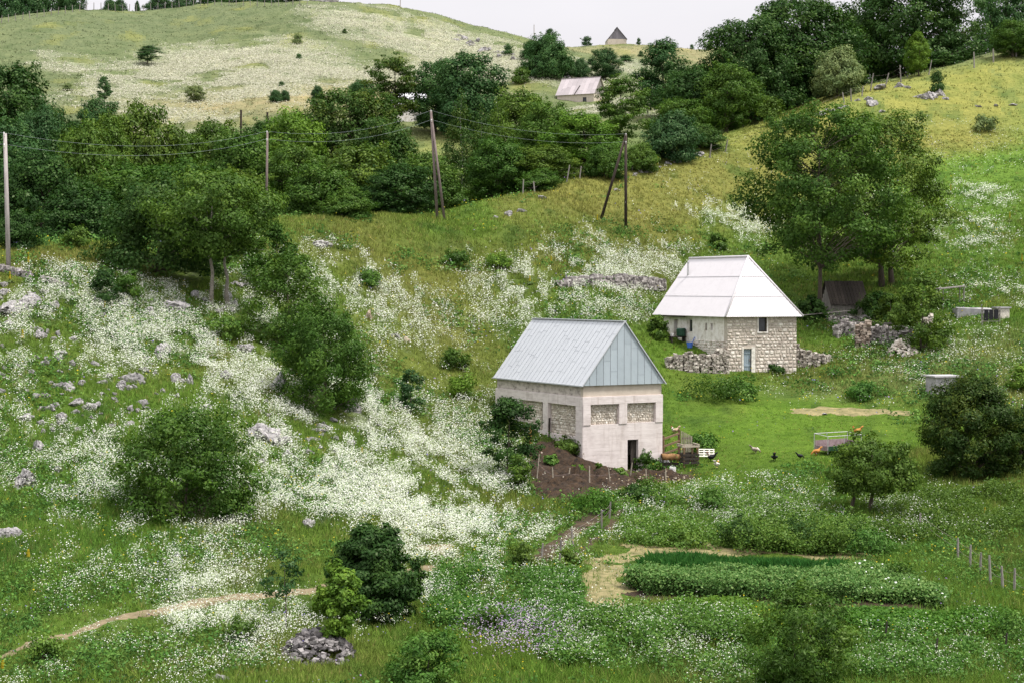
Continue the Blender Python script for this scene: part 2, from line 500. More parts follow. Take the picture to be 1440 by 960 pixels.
# leaf colours
M['leaf_mid'] = mat_leaf('mid_green_leaves', (.018, .050, .014), (.034, .082, .018), (.065, .125, .024))
M['leaf_dark'] = mat_leaf('deep_green_leaves', (.010, .034, .014), (.018, .054, .018), (.036, .082, .022))
M['leaf_yellow'] = mat_leaf('yellow_green_leaves', (.022, .060, .013), (.037, .090, .019), (.070, .128, .028))
M['leaf_teal'] = mat_leaf('blue_green_and_haze_leaves', (.012, .044, .024), (.022, .066, .034), (.044, .098, .046))  # on the far trees this blue-green stands in for haze
M['leaf_silver'] = mat_leaf('grey_green_leaves', (.045, .085, .050), (.085, .135, .080), (.15, .20, .125))
M['leaf_bright'] = mat_leaf('bright_green_leaves', (.026, .078, .016), (.050, .125, .022), (.090, .180, .034))
M['leaf_olive'] = mat_leaf('olive_green_leaves', (.015, .044, .013), (.025, .064, .017), (.062, .092, .022))
M['leaf_yew'] = mat_leaf('yew_leaves', (.008, .024, .007), (.015, .040, .009), (.052, .078, .012), .2)
M['leaf_crop'] = mat_leaf('crop_leaves', (.022, .075, .024), (.056, .135, .048), (.15, .24, .125))
M['leaf_leek'] = mat_leaf('blue_green_blades', (.012, .060, .026), (.022, .092, .036), (.046, .135, .055))
M['leaf_weed'] = mat_leaf('weed_leaves', (.022, .070, .020), (.044, .115, .028), (.085, .165, .045))
M['leaf_rust'] = mat_leaf('rust_twig_leaves', (.10, .06, .05), (.17, .115, .10), (.22, .16, .14))

# ------------------------------------------------------------------ patches of the meadow, as polygons on the ground
def world_poly(poly):
    return np.array([list(P(a, b))[:2] for a, b in poly])


def in_poly(x, y, W):
    r = np.zeros(np.shape(x), bool); n = len(W); j = n - 1
    for i in range(n):
        xi, yi = W[i]; xj, yj = W[j]
        c = ((yi > y) != (yj > y))
        r ^= c & (x < (xj - xi) * (y - yi) / (yj - yi + 1e-12) + xi)
        j = i
    return r


def seg_dist(x, y, W):
    d = np.full(np.shape(x), 1e9); n = len(W)
    for i in range(n):
        ax, ay = W[i]; bx, by = W[(i + 1) % n]
        dx, dy = bx - ax, by - ay
        t = np.clip(((x - ax) * dx + (y - ay) * dy) / (dx * dx + dy * dy + 1e-12), 0, 1)
        d = np.minimum(d, np.hypot(x - ax - t * dx, y - ay - t * dy))
    return d


def soft(x, y, W, edge):
    """1 inside a patch, fading over `edge` metres across its ragged border"""
    out = np.zeros(np.shape(x))
    lo = W.min(0) - edge; hi = W.max(0) + edge
    k = (x > lo[0]) & (x < hi[0]) & (y > lo[1]) & (y < hi[1])
    if k.any():
        xs, ys = x[k], y[k]
        d = seg_dist(xs, ys, W); s = np.where(in_poly(xs, ys, W), d, -d)
        out[k] = np.clip(s / edge * .5 + .5, 0, 1)
    return out


C_ = dict(mid=(.132, .212, .036), lush=(.110, .215, .030), vivid=(.165, .290, .036), olive=(.225, .226, .060), tan=(.36, .29, .12),
          dark=(.055, .120, .024), far=(.135, .160, .075), fartan=(.30, .255, .14), fargreen=(.115, .140, .070), pale=(.235, .275, .095), soil=(.05, .035, .022))
ZONES = [  # (colour, strength, edge m, polygon in the photograph)
 ('olive', .95, 5, [(700,330),(640,292),(760,262),(985,206),(1062,172),(1340,98),(1440,70),(1440,205),(1330,215),(1250,230),(1050,300),(940,335)]),
 ('olive', .70, 4, [(415,322),(560,300),(700,330),(940,330),(900,355),(720,385),(690,480),(610,470),(520,370),(430,345)]),
 ('olive', .9, 3, [(0,385),(0,352),(160,345),(150,385)]),
 ('lush', .8, 5, [(1330,225),(1440,215),(1440,450),(1335,440)]),
 ('lush', .8, 4, [(1130,470),(1300,470),(1440,430),(1440,480),(1250,520),(1120,540)]),
 ('vivid', .95, 4, [(945,500),(1110,545),(1290,560),(1290,640),(1150,660),(1000,690),(940,620)]),
 ('pale', .8, 4, [(1110,555),(1200,510),(1440,470),(1440,560),(1380,585),(1280,570)]),
 ('lush', .7, 4, [(560,300),(760,310),(720,345),(560,345)]),
 ('vivid', .6, 2, [(925,465),(1000,485),(1000,500),(930,520)]),
 ('dark', .45, 3, [(600,560),(700,540),(700,680),(660,640)]),
 ('lush', .5, 4, [(0,690),(120,680),(330,760),(200,830),(0,900)]),
 ('lush', .6, 4, [(0,560),(300,560),(260,800),(0,880)]),
 ('olive', .7, 2, [(230,935),(430,905),(520,940),(480,960),(200,962)]),
 ('olive', .75, 3, [(1350,690),(1440,670),(1440,800),(1400,770)]),
 ('olive', .5, 3, [(1180,880),(1440,880),(1440,925),(1200,920)]),
 ('lush', .8, 3, [(780,860),(1440,840),(1440,960),(700,960)]),
 ('lush', .6, 3, [(850,690),(1200,650),(1440,700),(1400,830),(1230,790),(900,760)]),
 ('dark', .6, 2, [(1040,735),(1210,740),(1260,780),(1040,770)]),
 ('fartan', .9, 14, [(130,150),(250,140),(440,120),(540,118),(560,150),(420,160),(250,172)]),
 ('fargreen', .9, 14, [(0,95),(0,30),(260,8),(440,5),(470,25),(330,45),(210,60),(150,90)]),
 ('fargreen', .8, 10, [(390,30),(480,35),(570,60),(580,90),(520,70),(440,50)]),
 ('fargreen', .8, 10, [(0,180),(30,110),(160,120),(190,160),(120,185)]),
 ('fargreen', .9, 10, [(790,75),(900,75),(980,85),(990,110),(800,95)]),
 ('fartan', .8, 12, [(780,64),(1010,66),(1010,100),(900,80)]),
 ('olive', .8, 8, [(590,180),(650,180),(650,215),(590,215)]),
]
ZW = [(C_[c], s, e, world_poly(p)) for c, s, e, p in ZONES]
FLOWERS = [  # (density, edge, polygon): white umbels
 (.66, 4, [(430,450),(520,530),(640,600),(700,640),(745,740),(710,785),(640,765),(520,725),(400,725),(330,740),(385,640),(330,560),(350,480)]),
 (.66, 4, [(0,410),(150,388),(330,395),(420,470),(400,600),(300,560),(150,520),(0,470)]),
 (.42, 4, [(0,470),(300,560),(385,640),(360,720),(340,790),(200,770),(90,700),(0,690)]),
 (.60, 4, [(410,365),(520,370),(625,430),(600,465),(540,450),(430,425)]),
 (.72, 1.5, [(200,833),(240,808),(295,793),(340,806),(330,832),(220,842)]),
 (.55, 2, [(185,892),(250,865),(300,848),(380,846),(440,868),(400,895),(250,907)]),
 (.80, 2, [(588,825),(620,830),(632,870),(560,892),(500,888),(560,868)]),
 (.62, 4, [(700,385),(780,360),(880,347),(965,355),(940,400),(890,430),(760,445),(700,425)]),
 (.60, 3, [(985,308),(1060,298),(1100,312),(1050,332)]),
 (.4, 3, [(1350,262),(1410,262),(1410,282),(1350,282)]),
 (.5, 3, [(1330,318),(1370,308),(1370,330),(1335,332)]),
 (.55, 2, [(1380,405),(1440,410),(1440,440),(1400,432)]),
 (.22, 3, [(610,780),(800,790),(835,860),(800,900),(650,885)]),
 (.24, 3, [(780,885),(960,868),(1080,900),(960,940),(800,925)]),
 (.16, 3, [(1230,895),(1440,905),(1440,962),(1190,962)]),
 (.24, 3, [(880,695),(1100,678),(1180,700),(1190,742),(900,760)]),
 (.18, 3, [(1180,700),(1300,690),(1330,750),(1250,760)]),
 (.4, 3, [(560,560),(690,560),(720,700),(640,620)]),
 (.3, 3, [(80,930),(250,905),(230,960),(60,960)]),
 (.08, 2, [(1040,560),(1130,500),(1150,520),(1110,545)]),
 (.10, 6, [(0,760),(330,780),(180,840),(0,880)]),
 (.22, 8, [(440,400),(700,480),(690,640),(560,520)]),
 (.10, 6, [(1180,450),(1440,440),(1440,560),(1180,570)]),
 (.06, 12, [(900,240),(1440,110),(1440,330),(940,335)]),
 (.12, 6, [(1330,330),(1440,330),(1440,430),(1330,430)]),
]
FW = [(d, e, world_poly(p)) for d, e, p in FLOWERS]
FARF = [  # flower slopes of the far hill
 (.95, 12, [(165,126),(235,80),(300,66),(360,56),(430,62),(480,92),(560,100),(590,90),(560,62),(500,36),(440,24),(480,12),(560,16),(700,62),(792,104),(700,128),(520,112),(430,116),(360,134),(270,126)]),
 (.9, 8, [(205,180),(240,152),(312,168),(250,200)]),
 (.8, 8, [(28,95),(60,84),(180,100),(170,112),(100,100)]),
 (.7, 8, [(110,138),(180,118),(240,125),(170,142)]),
 (.7, 8, [(375,118),(420,100),(440,140),(380,145)]),
 (.75, 8, [(850,100),(900,92),(915,130),(850,120)]),
 (.5, 8, [(820,150),(880,140),(890,170),(800,170)]),
]
FFW = [(d, e, world_poly(p)) for d, e, p in FARF]
SHORT = [world_poly(p) for p in ([(730,800),(785,748),(838,712),(885,686),(908,704),(862,742),(805,795),(760,808)],
                                 [(0,905),(140,862),(300,832),(430,822),(560,800),(690,788),(690,815),(560,830),(430,852),(300,868),(150,905),(40,940),(0,945)],
                                 [(945,490),(1110,545),(1290,565),(1285,630),(1150,650),(1000,690),(930,610)],
                                 [(820,800),(850,765),(930,760),(1230,775),(1200,800),(900,860),(810,845)],
                                 [(740,600),(830,640),(980,650),(900,700),(760,700)])]
BARE = [world_poly(p) for p in ([(738,640),(790,618),(822,648),(900,663),(975,666),(960,674),(900,678),(850,690),(800,703),(760,690)],)]


def ground_colour(x, y):
    x = np.asarray(x, float); y = np.asarray(y, float)
    n1 = fbm(x / 6.5, y / 14, 21); n2 = fbm(x / 1.7, y / 3.8, 33); n3 = fbm(x / 28, y / 28, 5)
    c = np.empty(x.shape + (3,))
    near = np.clip((y - 205) / 60, 0, 1)[..., None]
    c[:] = np.array(C_['mid']) * (1 - near) + np.array(C_['far']) * near
    wx = x + (n2 - .5) * 4; wy = y + (n1 - .5) * 8
    for col, s, e, W in ZW:
        k = soft(wx, wy, W, e) * s
        k = (k * np.clip(.45 + 1.1 * n1, 0, 1))[..., None]
        c = c * (1 - k) + np.array(col) * k
    # patches where the sward is greener, drier or thinner
    g = np.clip((n2 - .56) * 5, 0, 1)[..., None] * .6
    c = c * (1 - g) + (np.array(C_['dark']) * (1 - near) + np.array((.088, .115, .052)) * near) * g
    t = np.clip((n1 - .58) * 5, 0, 1)[..., None] * .45
    c = c * (1 - t) + np.array(C_['olive']) * t
    return c * (.86 + .28 * n3[..., None])


def flower_density(x, y):
    n2 = fbm(x / .62, y / 1.5, 71, 3); n1 = fbm(x / 3.2, y / 7, 75, 3)
    wx = x + (n2 - .5) * 5; wy = y + (n1 - .5) * 12
    d = np.zeros(x.shape)
    for k, e, W in FW: d = np.maximum(d, soft(wx, wy, W, e) * k)
    return np.clip(d * np.clip((n2 - .5) * 4.0 + (n1 - .5) * 3.0 + .38 + d * .5, 0.0, 1.15) - .02, 0, 1)


def far_flower(x, y):
    n = fbm(x / 9, y / 11, 81, 6); n2 = fbm(x / 40, y / 60, 85, 3)
    wx = x + (n - .5) * 16; wy = y + (n2 - .5) * 26
    d = np.zeros(x.shape)
    for k, e, W in FFW: d = np.maximum(d, soft(wx, wy, W, e) * k)
    return np.clip(d * np.clip((n - .47) * 5.5 + .36 + .38 * d, 0, 1), 0, .92)


# ------------------------------------------------------------------ the ground sheet
gcol = ground_colour(GX, GYY)
ff = far_flower(GX, GYY)[..., None]
gcol = gcol * (1 - ff * .9) + np.array((.46, .455, .34)) * ff * .92
nf = flower_density(GX, GYY)[..., None] * .6
gcol = gcol * (1 - nf) + np.array((.42, .46, .30)) * nf
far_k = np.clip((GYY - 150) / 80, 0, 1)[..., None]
gsheet = gcol * (.55 + .4 * far_k)                     # darker nearby: the shade between tufts is put into the ground colour
bare = np.zeros(GX.shape)
_n = fbm(GX / 1.5, GYY / 1.5, 91)
for W in BARE: bare = np.maximum(bare, soft(GX + (_n - .5) * 2, GYY + (_n - .5) * 3, W, 1.2))
gsheet = gsheet * (1 - bare[..., None]) + np.array(C_['soil']) * bare[..., None]
vv = np.stack([GX, GYY, GZ], -1).reshape(-1, 3)
ii = (np.arange(NY - 1)[:, None] * NA + np.arange(NA - 1)[None, :]).ravel()
gf = np.stack([ii, ii + 1, ii + NA + 1, ii + NA], -1)
m, nt, out = new_mat('meadow_ground')
c = attr(nt, 'col', 'Color')
na = noise(nt, 1.7, 6, .75); nb = noise(nt, .22, 5, .7, stretch=(1, 1, 1))
c = mixc(nt, 1, c, ramp(nt, na, [(.3, (.55, .60, .50)), (.5, (1, 1, 1)), (.75, (1.35, 1.28, 1.2))]), 'MULTIPLY')
c = mixc(nt, 1, c, ramp(nt, nb, [(.32, (.72, .80, .70)), (.5, (1, 1, 1)), (.68, (1.16, 1.12, 1.08))]), 'MULTIPLY')
principled(nt, out, c, 1.0, na, .25, 1.0, spec=.05)
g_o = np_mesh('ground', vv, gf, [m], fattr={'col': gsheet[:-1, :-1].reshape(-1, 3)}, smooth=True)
tag(g_o, 'grassy valley and hillsides with flower meadows', None, None, 'structure')

# ------------------------------------------------------------------ grass, herbs and wild flowers
cell_area = (np.diff(gy)[:, None] * (ga[1] - ga[0]) * gy[:-1, None]) * np.ones((1, NA - 1))
_dzx = np.diff(GZ, axis=1)[:-1] / np.diff(GX, axis=1)[:-1]


def sample_cells(n, weight, seed):
    r = np.random.default_rng(seed)
    p = weight.ravel() / weight.sum()
    idx = np.searchsorted(np.cumsum(p), r.random(n)); idx = np.clip(idx, 0, p.size - 1)
    iy, ia = np.divmod(idx, NA - 1)
    y = gy[iy] + r.random(n) * (gy[iy + 1] - gy[iy])
    a = ga[ia] + r.random(n) * (ga[1] - ga[0])
    return a * y, y, r


cx = (GX[:-1, :-1] + GX[1:, 1:]) / 2; cy = (GYY[:-1, :-1] + GYY[1:, 1:]) / 2
VIEW = ((np.abs(cx / cy) < .36) & (cy > 45)).astype(float)
short = np.zeros(cx.shape)
for W in SHORT: short = np.maximum(short, soft(cx, cy, W, 2))


TRACKS = []                                              # trodden or mown ground: few blades grow there


def keep_out_mask(x, y):
    k = np.ones(x.shape, bool)
    n = fbm(x / .9, y / .9, 401) - .5
    h = (np.sin(x * 917.3 + y * 511.7) * 43758.5) % 1.0
    for q, frac in TRACKS: k &= ~((soft(x + n * .9, y + n * .9, q, .35) > .5) & (h > frac))
    for q in KEEP_OUT: k &= ~in_poly(x, y, q)
    return k


KEEP_OUT = []                                            # building footprints, filled below


def tufts(name, n, weight, seed, hfun, blades, bw, colfun, label, spread=.09, lean=.55):
    x, y, r = sample_cells(n, weight, seed)
    k = keep_out_mask(x, y); x, y = x[k], y[k]; n = len(x)
    z = zt(x, y); h = hfun(x, y, r); col = colfun(x, y, r)
    T = n * blades
    X = np.repeat(x, blades) + r.normal(0, 1, T) * spread * np.repeat(np.sqrt(h / .35), blades)
    Y = np.repeat(y, blades) + r.normal(0, 1, T) * spread * np.repeat(np.sqrt(h / .35), blades)
    Z = np.repeat(z, blades) - .03
    H = np.repeat(h, blades) * r.uniform(.55, 1.15, T)
    Wd = bw * r.uniform(.7, 1.3, T) * np.repeat(np.clip(y / 85, .8, 3.5), blades)
    th = r.uniform(0, 2 * np.pi, T); ph = r.uniform(0, 2 * np.pi, T); le = np.abs(r.normal(0, lean, T)) * H
    dx, dy = np.cos(th) * Wd, np.sin(th) * Wd
    v = np.empty((T, 3, 3), np.float32)
    v[:, 0] = np.stack([X - dx, Y - dy, Z], -1); v[:, 1] = np.stack([X + dx, Y + dy, Z], -1)
    v[:, 2] = np.stack([X + np.cos(ph) * le, Y + np.sin(ph) * le, Z + H], -1)
    f = np.arange(T * 3).reshape(T, 3)
    cc = np.repeat(col, blades, 0) * r.uniform(.55, 1.45, (T, 1))
    o = np_mesh(name, v.reshape(-1, 3), f, [M['grass']], fattr={'col': cc})
    return tag(o, label, None, None, 'stuff')


def discs(name, n, weight, seed, hfun, rad, palette, label, mat='petal', dens=None, tilt=.45, grow=True):
    x, y, r = sample_cells(n, weight, seed)
    k = keep_out_mask(x, y)
    if dens is not None: k &= r.random(n) < dens(x, y)
    x, y = x[k], y[k]; n = len(x)
    z = zt(x, y) + hfun(x, y, r)
    nx = r.normal(0, tilt, n); ny = r.normal(-.25, tilt, n)
    nrm = np.stack([nx, ny, np.ones(n)], -1); nrm /= np.linalg.norm(nrm, axis=1)[:, None]
    t = np.cross(nrm, np.stack([np.cos(x * 91), np.sin(x * 91), np.zeros(n)], -1)); t /= np.linalg.norm(t, axis=1)[:, None]
    b = np.cross(nrm, t)
    rr = rad * r.uniform(.35, 1.1, n) ** .5 * r.uniform(.6, 1.6, n) * (np.clip(y / 85, .6, 4) ** .8 if grow else 1)
    c = np.stack([x, y, z], -1)
    v = np.empty((n, 5, 3), np.float32)
    for q in range(5):
        a = q * 2 * np.pi / 5
        v[:, q] = c + (t * math.cos(a) + b * math.sin(a)) * rr[:, None]
    pal = np.array(palette); cc = pal[r.integers(0, len(pal), n)] * r.uniform(.85, 1.1, (n, 1))
    o = np_mesh(name, v.reshape(-1, 3), np.arange(n * 5).reshape(n, 5), [M[mat]], fattr={'col': np.clip(cc, 0, .9)})
    return tag(o, label, None, None, 'stuff')


def h_grass(x, y, r):
    n = fbm(x / 4, y / 4, 44)
    s = np.zeros(x.shape)
    for W in SHORT: s = np.maximum(s, soft(x, y, W, 2))
    tall = np.clip((118 - y) / 30, 0, 1) * np.clip((x + 4) / 10, 0, 1)
    h = .17 + .28 * n + .34 * tall * n
    h = h * np.clip(y / 110, 1, 1.4) * np.clip(1 - (y - 140) / 90, .45, 1)
    return np.maximum(h * (1 - .72 * s), .07)


def c_grass(x, y, r):
    c = ground_colour(x, y)
    c = c * r.uniform(.8, 1.25, (len(x), 1))
    k = (r.random(len(x)) < .09)[:, None]
    return np.where(k, c * .4 + np.array((.32, .26, .10)) * .6, c)


def scatter_meadow():
    w = VIEW * cell_area * (60 / np.maximum(cy, 45)) ** 1.9
    bw_ = np.clip(bare_c, 0, 1)
    tufts('grass', 215000, w * (cy < 215) * (1 - .93 * bw_) * (1 - .25 * short), 11, h_grass, 5, .018, c_grass,
          'meadow grass of mixed green and straw blades')
    wf = VIEW * cell_area * (cy > 205) * (cy < 560) * (200 / np.maximum(cy, 60)) ** 1.7
    tufts('hill_grass', 42000, wf, 12, lambda x, y, r: r.uniform(.10, .32, len(x)), 4, .035,
          lambda x, y, r: np.where((r.random(len(x)) < far_flower(x, y))[:, None], np.array((.40, .40, .29)), ground_colour(x, y)) * r.uniform(.8, 1.2, (len(x), 1)),
          'rough grass of the hill beyond the valley', spread=.5)
    # white umbels and daisies
    fw = flower_density(cx, cy) * VIEW * cell_area * (70 / np.maximum(cy, 50)) ** 1.25 * (cy < 220) * (1 - bw_)
    hf = lambda x, y, r: r.uniform(.22, .62, len(x))
    discs('white_wildflowers', 300000, fw, 13, hf, .025, [(.78, .78, .71), (.68, .71, .60), (.80, .79, .75), (.44, .52, .30), (.58, .63, .46)],
          'white umbels and daisies covering the slopes')
    fw2 = far_flower(cx, cy) * VIEW * cell_area * (cy > 215) * (250 / np.maximum(cy, 60)) ** 1.6
    discs('hill_wildflowers', 110000, fw2, 14, lambda x, y, r: r.uniform(.1, .4, len(x)), .042, [(.46, .455, .35), (.40, .41, .29), (.52, .50, .41)],
          'creamy flowers covering the far hill', tilt=.6)
    # a thin scatter of other flowers
    w3 = VIEW * cell_area * (60 / np.maximum(cy, 45)) ** 1.8 * (cy < 210) * (1 - bw_) * (.15 + short * 0)
    discs('yellow_wildflowers', 5200, w3 * (fbm(cx / 5, cy / 5, 55) > .52), 15, hf, .035, [(.50, .40, .03), (.46, .40, .05)], 'small yellow flowers dotted through the grass')
    discs('violet_wildflowers', 2200, w3 * (fbm(cx / 4, cy / 4, 57) > .6), 16, hf, .035, [(.22, .19, .42), (.30, .22, .42)], 'small violet flowers dotted through the grass')
    # broad-leaved herbs
    lushw = soft(cx, cy, world_poly([(640, 780), (760, 700), (900, 690), (1180, 640), (1440, 700), (1440, 962), (640, 962)]), 5)
    wd = VIEW * cell_area * (60 / np.maximum(cy, 45)) ** 2.0 * (cy < 190) * np.clip((fbm(cx / 5, cy / 5, 61) - .50 + .14 * lushw) * 6, 0, 1) * (1 - short) * (1 - .85 * np.clip((cy - 140) / 30, 0, 1)) * (1 - bw_)
    x, y, r = sample_cells(9000, wd, 17)
    k = keep_out_mask(x, y); x, y = x[k], y[k]
    n = len(x); z = zt(x, y)
    per = 26; T = n * per
    size = r.uniform(.16, .42, n) * np.clip(y / 80, .9, 1.5)
    c = np.repeat(np.stack([x, y, z + size * .35], -1), per, 0) + r.normal(0, 1, (T, 3)) * np.repeat(size, per)[:, None] * np.array((.75, .75, .5))
    c[:, 2] = np.maximum(c[:, 2], np.repeat(z, per) + .03)
    v, f = leaf_cards(c, r.normal(0, .7, (T, 3)) + np.array((0, -.15, .9)), np.full(T, .075) * np.repeat(np.clip(y / 80, .9, 1.6), per) * r.uniform(.7, 1.3, T), r)
    base = np.array([(.055, .130, .028), (.085, .180, .036), (.070, .150, .040), (.12, .21, .05)])[r.integers(0, 4, n)]
    o = np_mesh('meadow_weeds', v, f, [M['grass']], fattr={'col': np.repeat(base, per, 0) * r.uniform(.7, 1.35, (T, 1))})
    tag(o, 'dark broad-leaved herbs growing among the grass', None, None, 'stuff')


def leaf_cards(c, nrm, s, r, aspect=.55):
    T = len(c)
    nrm = nrm / (np.linalg.norm(nrm, axis=1)[:, None] + 1e-9)
    q = r.normal(0, 1, (T, 3)); t = np.cross(nrm, q); t /= np.linalg.norm(t, axis=1)[:, None] + 1e-9
    b = np.cross(nrm, t)
    v = np.empty((T, 4, 3), np.float32); s = s[:, None]
    v[:, 0] = c - t * s; v[:, 1] = c + b * s * aspect + nrm * s * .12; v[:, 2] = c + t * s; v[:, 3] = c - b * s * aspect + nrm * s * .12
    return v.reshape(-1, 3), np.arange(T * 4).reshape(T, 4)


bare_c = (bare[:-1, :-1] + bare[1:, 1:]) / 2

# ------------------------------------------------------------------ trees
SHAPES = {
 'round': lambda t: math.sqrt(max(0, 1 - (2 * t - .85) ** 2 / 1.35)) if t < 1 else 0,
 'broad': lambda t: (min(1, .55 + 2.2 * t) if t < .25 else math.sqrt(max(0, 1 - ((t - .25) / .77) ** 2.2))),
 'tall': lambda t: math.sin(math.pi * min(1, (t * .93 + .07)) ** .8) ** .6,
 'cone': lambda t: max(0, (1 - t) ** .75 * min(1, .6 + 3 * t)),
 'bush': lambda t: math.sqrt(max(0, 1 - t ** 2.2)) * (.8 + .2 * min(1, t * 4)),
 'vase': lambda t: (.35 + .65 * min(1, t * 1.8)) * math.sqrt(max(0, 1 - max(0, (t - .5) / .52) ** 2)),
}


def make_tree(name, H, R, seed, shape='round', base=.25, nclump=60, per=160, leaf=.16, clump=.17, trunk=.18, nb=26, leafmat=None, bark='bark',
              trunks=((0, 0),), flat=.82, lean=(0, 0), hollow=.45, droop=0, up=.38, root=None, label=None, cat='tree', group=None, parts=('trunk', 'crown'), leafasp=.55, wob=.03):
    r = np.random.default_rng(seed); rr = random.Random(seed)
    root = root or empty(name, label=label, cat=cat, group=group)
    sh = SHAPES[shape]
    z0 = H * base; ch = H - z0
    lob = [(rr.uniform(0, 6.28), rr.uniform(.66, 1.24)) for _ in range(8)]
    cs = []; small = []; tries = 0
    while len(cs) < nclump and tries < nclump * 40:
        tries += 1
        t = rr.random(); a = rr.uniform(0, 6.28)
        w = sum(g * max(0, math.cos(a - b)) ** 3 for b, g in lob) / max(1e-6, sum(max(0, math.cos(a - b)) ** 3 for b, g in lob))
        q = rr.random() ** .5
        if q < hollow and rr.random() < .75: continue
        w *= .84 + .32 * float(vnoise(np.array(t * 5.3 + seed), np.array(a * 1.4)))
        rad = R * sh(t) * w * q * 1.06
        p = Vector((math.cos(a) * rad + lean[0] * t, math.sin(a) * rad + lean[1] * t, z0 + ch * t * .97))
        if any((p - o).length < R * clump * .62 for o in cs): continue
        cs.append(p)
    for p in list(cs):                                     # sprays that break the outline
        if rr.random() < .30:
            e = Vector((p.x, p.y, (p.z - z0 - ch * .35) * .9)); e.normalize()
            cs.append(p + e * R * clump * rr.uniform(.7, 1.15) + Vector((0, 0, rr.uniform(-.1, .3) * R * clump))); small.append(len(cs) - 1)
    # wood
    wood = MB()
    tops = []
    for k, (tx, ty) in enumerate(trunks):
        hh = H * (.80 if k == 0 else .66)
        pl = [Vector((tx, ty, -.3))]; n = 6
        for i in range(1, n + 1):
            f = i / n
            pl.append(Vector((tx * (1 - .3 * f) + lean[0] * f * .8 + rr.uniform(-wob, wob) * H * .6, ty * (1 - .3 * f) + lean[1] * f * .8 + rr.uniform(-wob, wob) * H * .6, hh * f)))
        rads = [trunk * (1.35 if i == 0 else 1.0 - .82 * (i / n)) for i in range(n + 1)]
        wood.tube(pl, rads, 7); tops.append((pl, rads))
    order = sorted(range(len(cs)), key=lambda i: rr.random())[:nb]
    for i in order:
        p = cs[i]
        pl, rads = min(tops, key=lambda tr: (Vector((tr[0][0].x, tr[0][0].y, 0)) - Vector((p.x, p.y, 0))).length + rr.uniform(0, .5))
        d = math.hypot(p.x, p.y)
        hz = max(z0 * .85, min(pl[-1].z * .97, p.z - d * rr.uniform(.35, .8)))
        f = max(0, min(.999, hz / pl[-1].z)) * (len(pl) - 1); j = int(f)
        s = pl[j].lerp(pl[min(j + 1, len(pl) - 1)], f - j)
        r0 = max(.018 * H * .1, rads[j] * .30)
        mid = s.lerp(p, .5) + Vector((rr.uniform(-.06, .06) * R, rr.uniform(-.06, .06) * R, .10 * d))
        wood.tube([s, mid, p], [r0, r0 * .6, r0 * .18], 5, cap=False)
        for _ in range(2):
            e = p + Vector((rr.uniform(-1, 1), rr.uniform(-1, 1), rr.uniform(-.3, .8))) * R * clump * .9
            wood.tube([mid.lerp(p, rr.uniform(.3, .9)), e], [r0 * .35, r0 * .1], 4, cap=False)
    wood.build(parts[0], M[bark], root, smooth=True)
    # leaves
    C = np.array([list(p) for p in cs]); n = len(C)
    cr = R * clump * r.uniform(.55, 1.35, n)
    cr[small] *= .55
    cnt = np.maximum(8, (per * (cr / (R * clump)) ** 2).astype(int)); T = int(cnt.sum())
    idx = np.repeat(np.arange(n), cnt)
    d = r.normal(0, 1, (T, 3)); d /= np.linalg.norm(d, axis=1)[:, None]
    rad = r.random(T) ** .45
    pos = C[idx] + d * (rad * cr[idx])[:, None] * np.array((1.15, 1.15, flat))
    if droop: pos[:, 2] -= droop * rad * cr[idx] * r.random(T)
    axis = np.stack([pos[:, 0] - lean[0] * .5, pos[:, 1] - lean[1] * .5, (pos[:, 2] - (z0 + ch * .4)) * .6], -1); axis /= np.linalg.norm(axis, axis=1)[:, None] + 1e-6
    nrm = axis * .5 + d * .6 + np.array((0, 0, up)) + r.normal(0, .4, (T, 3))
    s = leaf * r.uniform(.6, 1.3, T)
    v, f = leaf_cards(pos, nrm, s, r, leafasp)
    ct = r.random(n)
    tint = np.clip(ct[idx] * .55 + r.random(T) * .45 + (r.random(T) < .04) * .2, 0, 1)
    np_mesh(parts[1], v, f, [leafmat or M['leaf_mid']], root, fattr={'tint': tint})
    return root

# ------------------------------------------------------------------ building helpers
SIDE = Matrix(((0, 1, 0, 0), (1, 0, 0, 0), (0, 0, 1, 0), (0, 0, 0, 1)))      # wall coordinate along +Y, outside towards -X
EYE = Matrix.Identity(4)


def wall_boxes(mb, x0, x1, z0, z1, y0, y1, holes=(), T=EYE):
    xs = sorted({x0, x1, *[h[0] for h in holes], *[h[1] for h in holes]}); xs = [x for x in xs if x0 <= x <= x1]
    zs = sorted({z0, z1, *[h[2] for h in holes], *[h[3] for h in holes]}); zs = [z for z in zs if z0 <= z <= z1]
    for a, b in zip(xs, xs[1:]):
        for c, d in zip(zs, zs[1:]):
            mx, mz = (a + b) / 2, (c + d) / 2
            if any(h[0] < mx < h[1] and h[2] < mz < h[3] for h in holes): continue
            mb.box((a, y0, c), (b, y1, d), T)


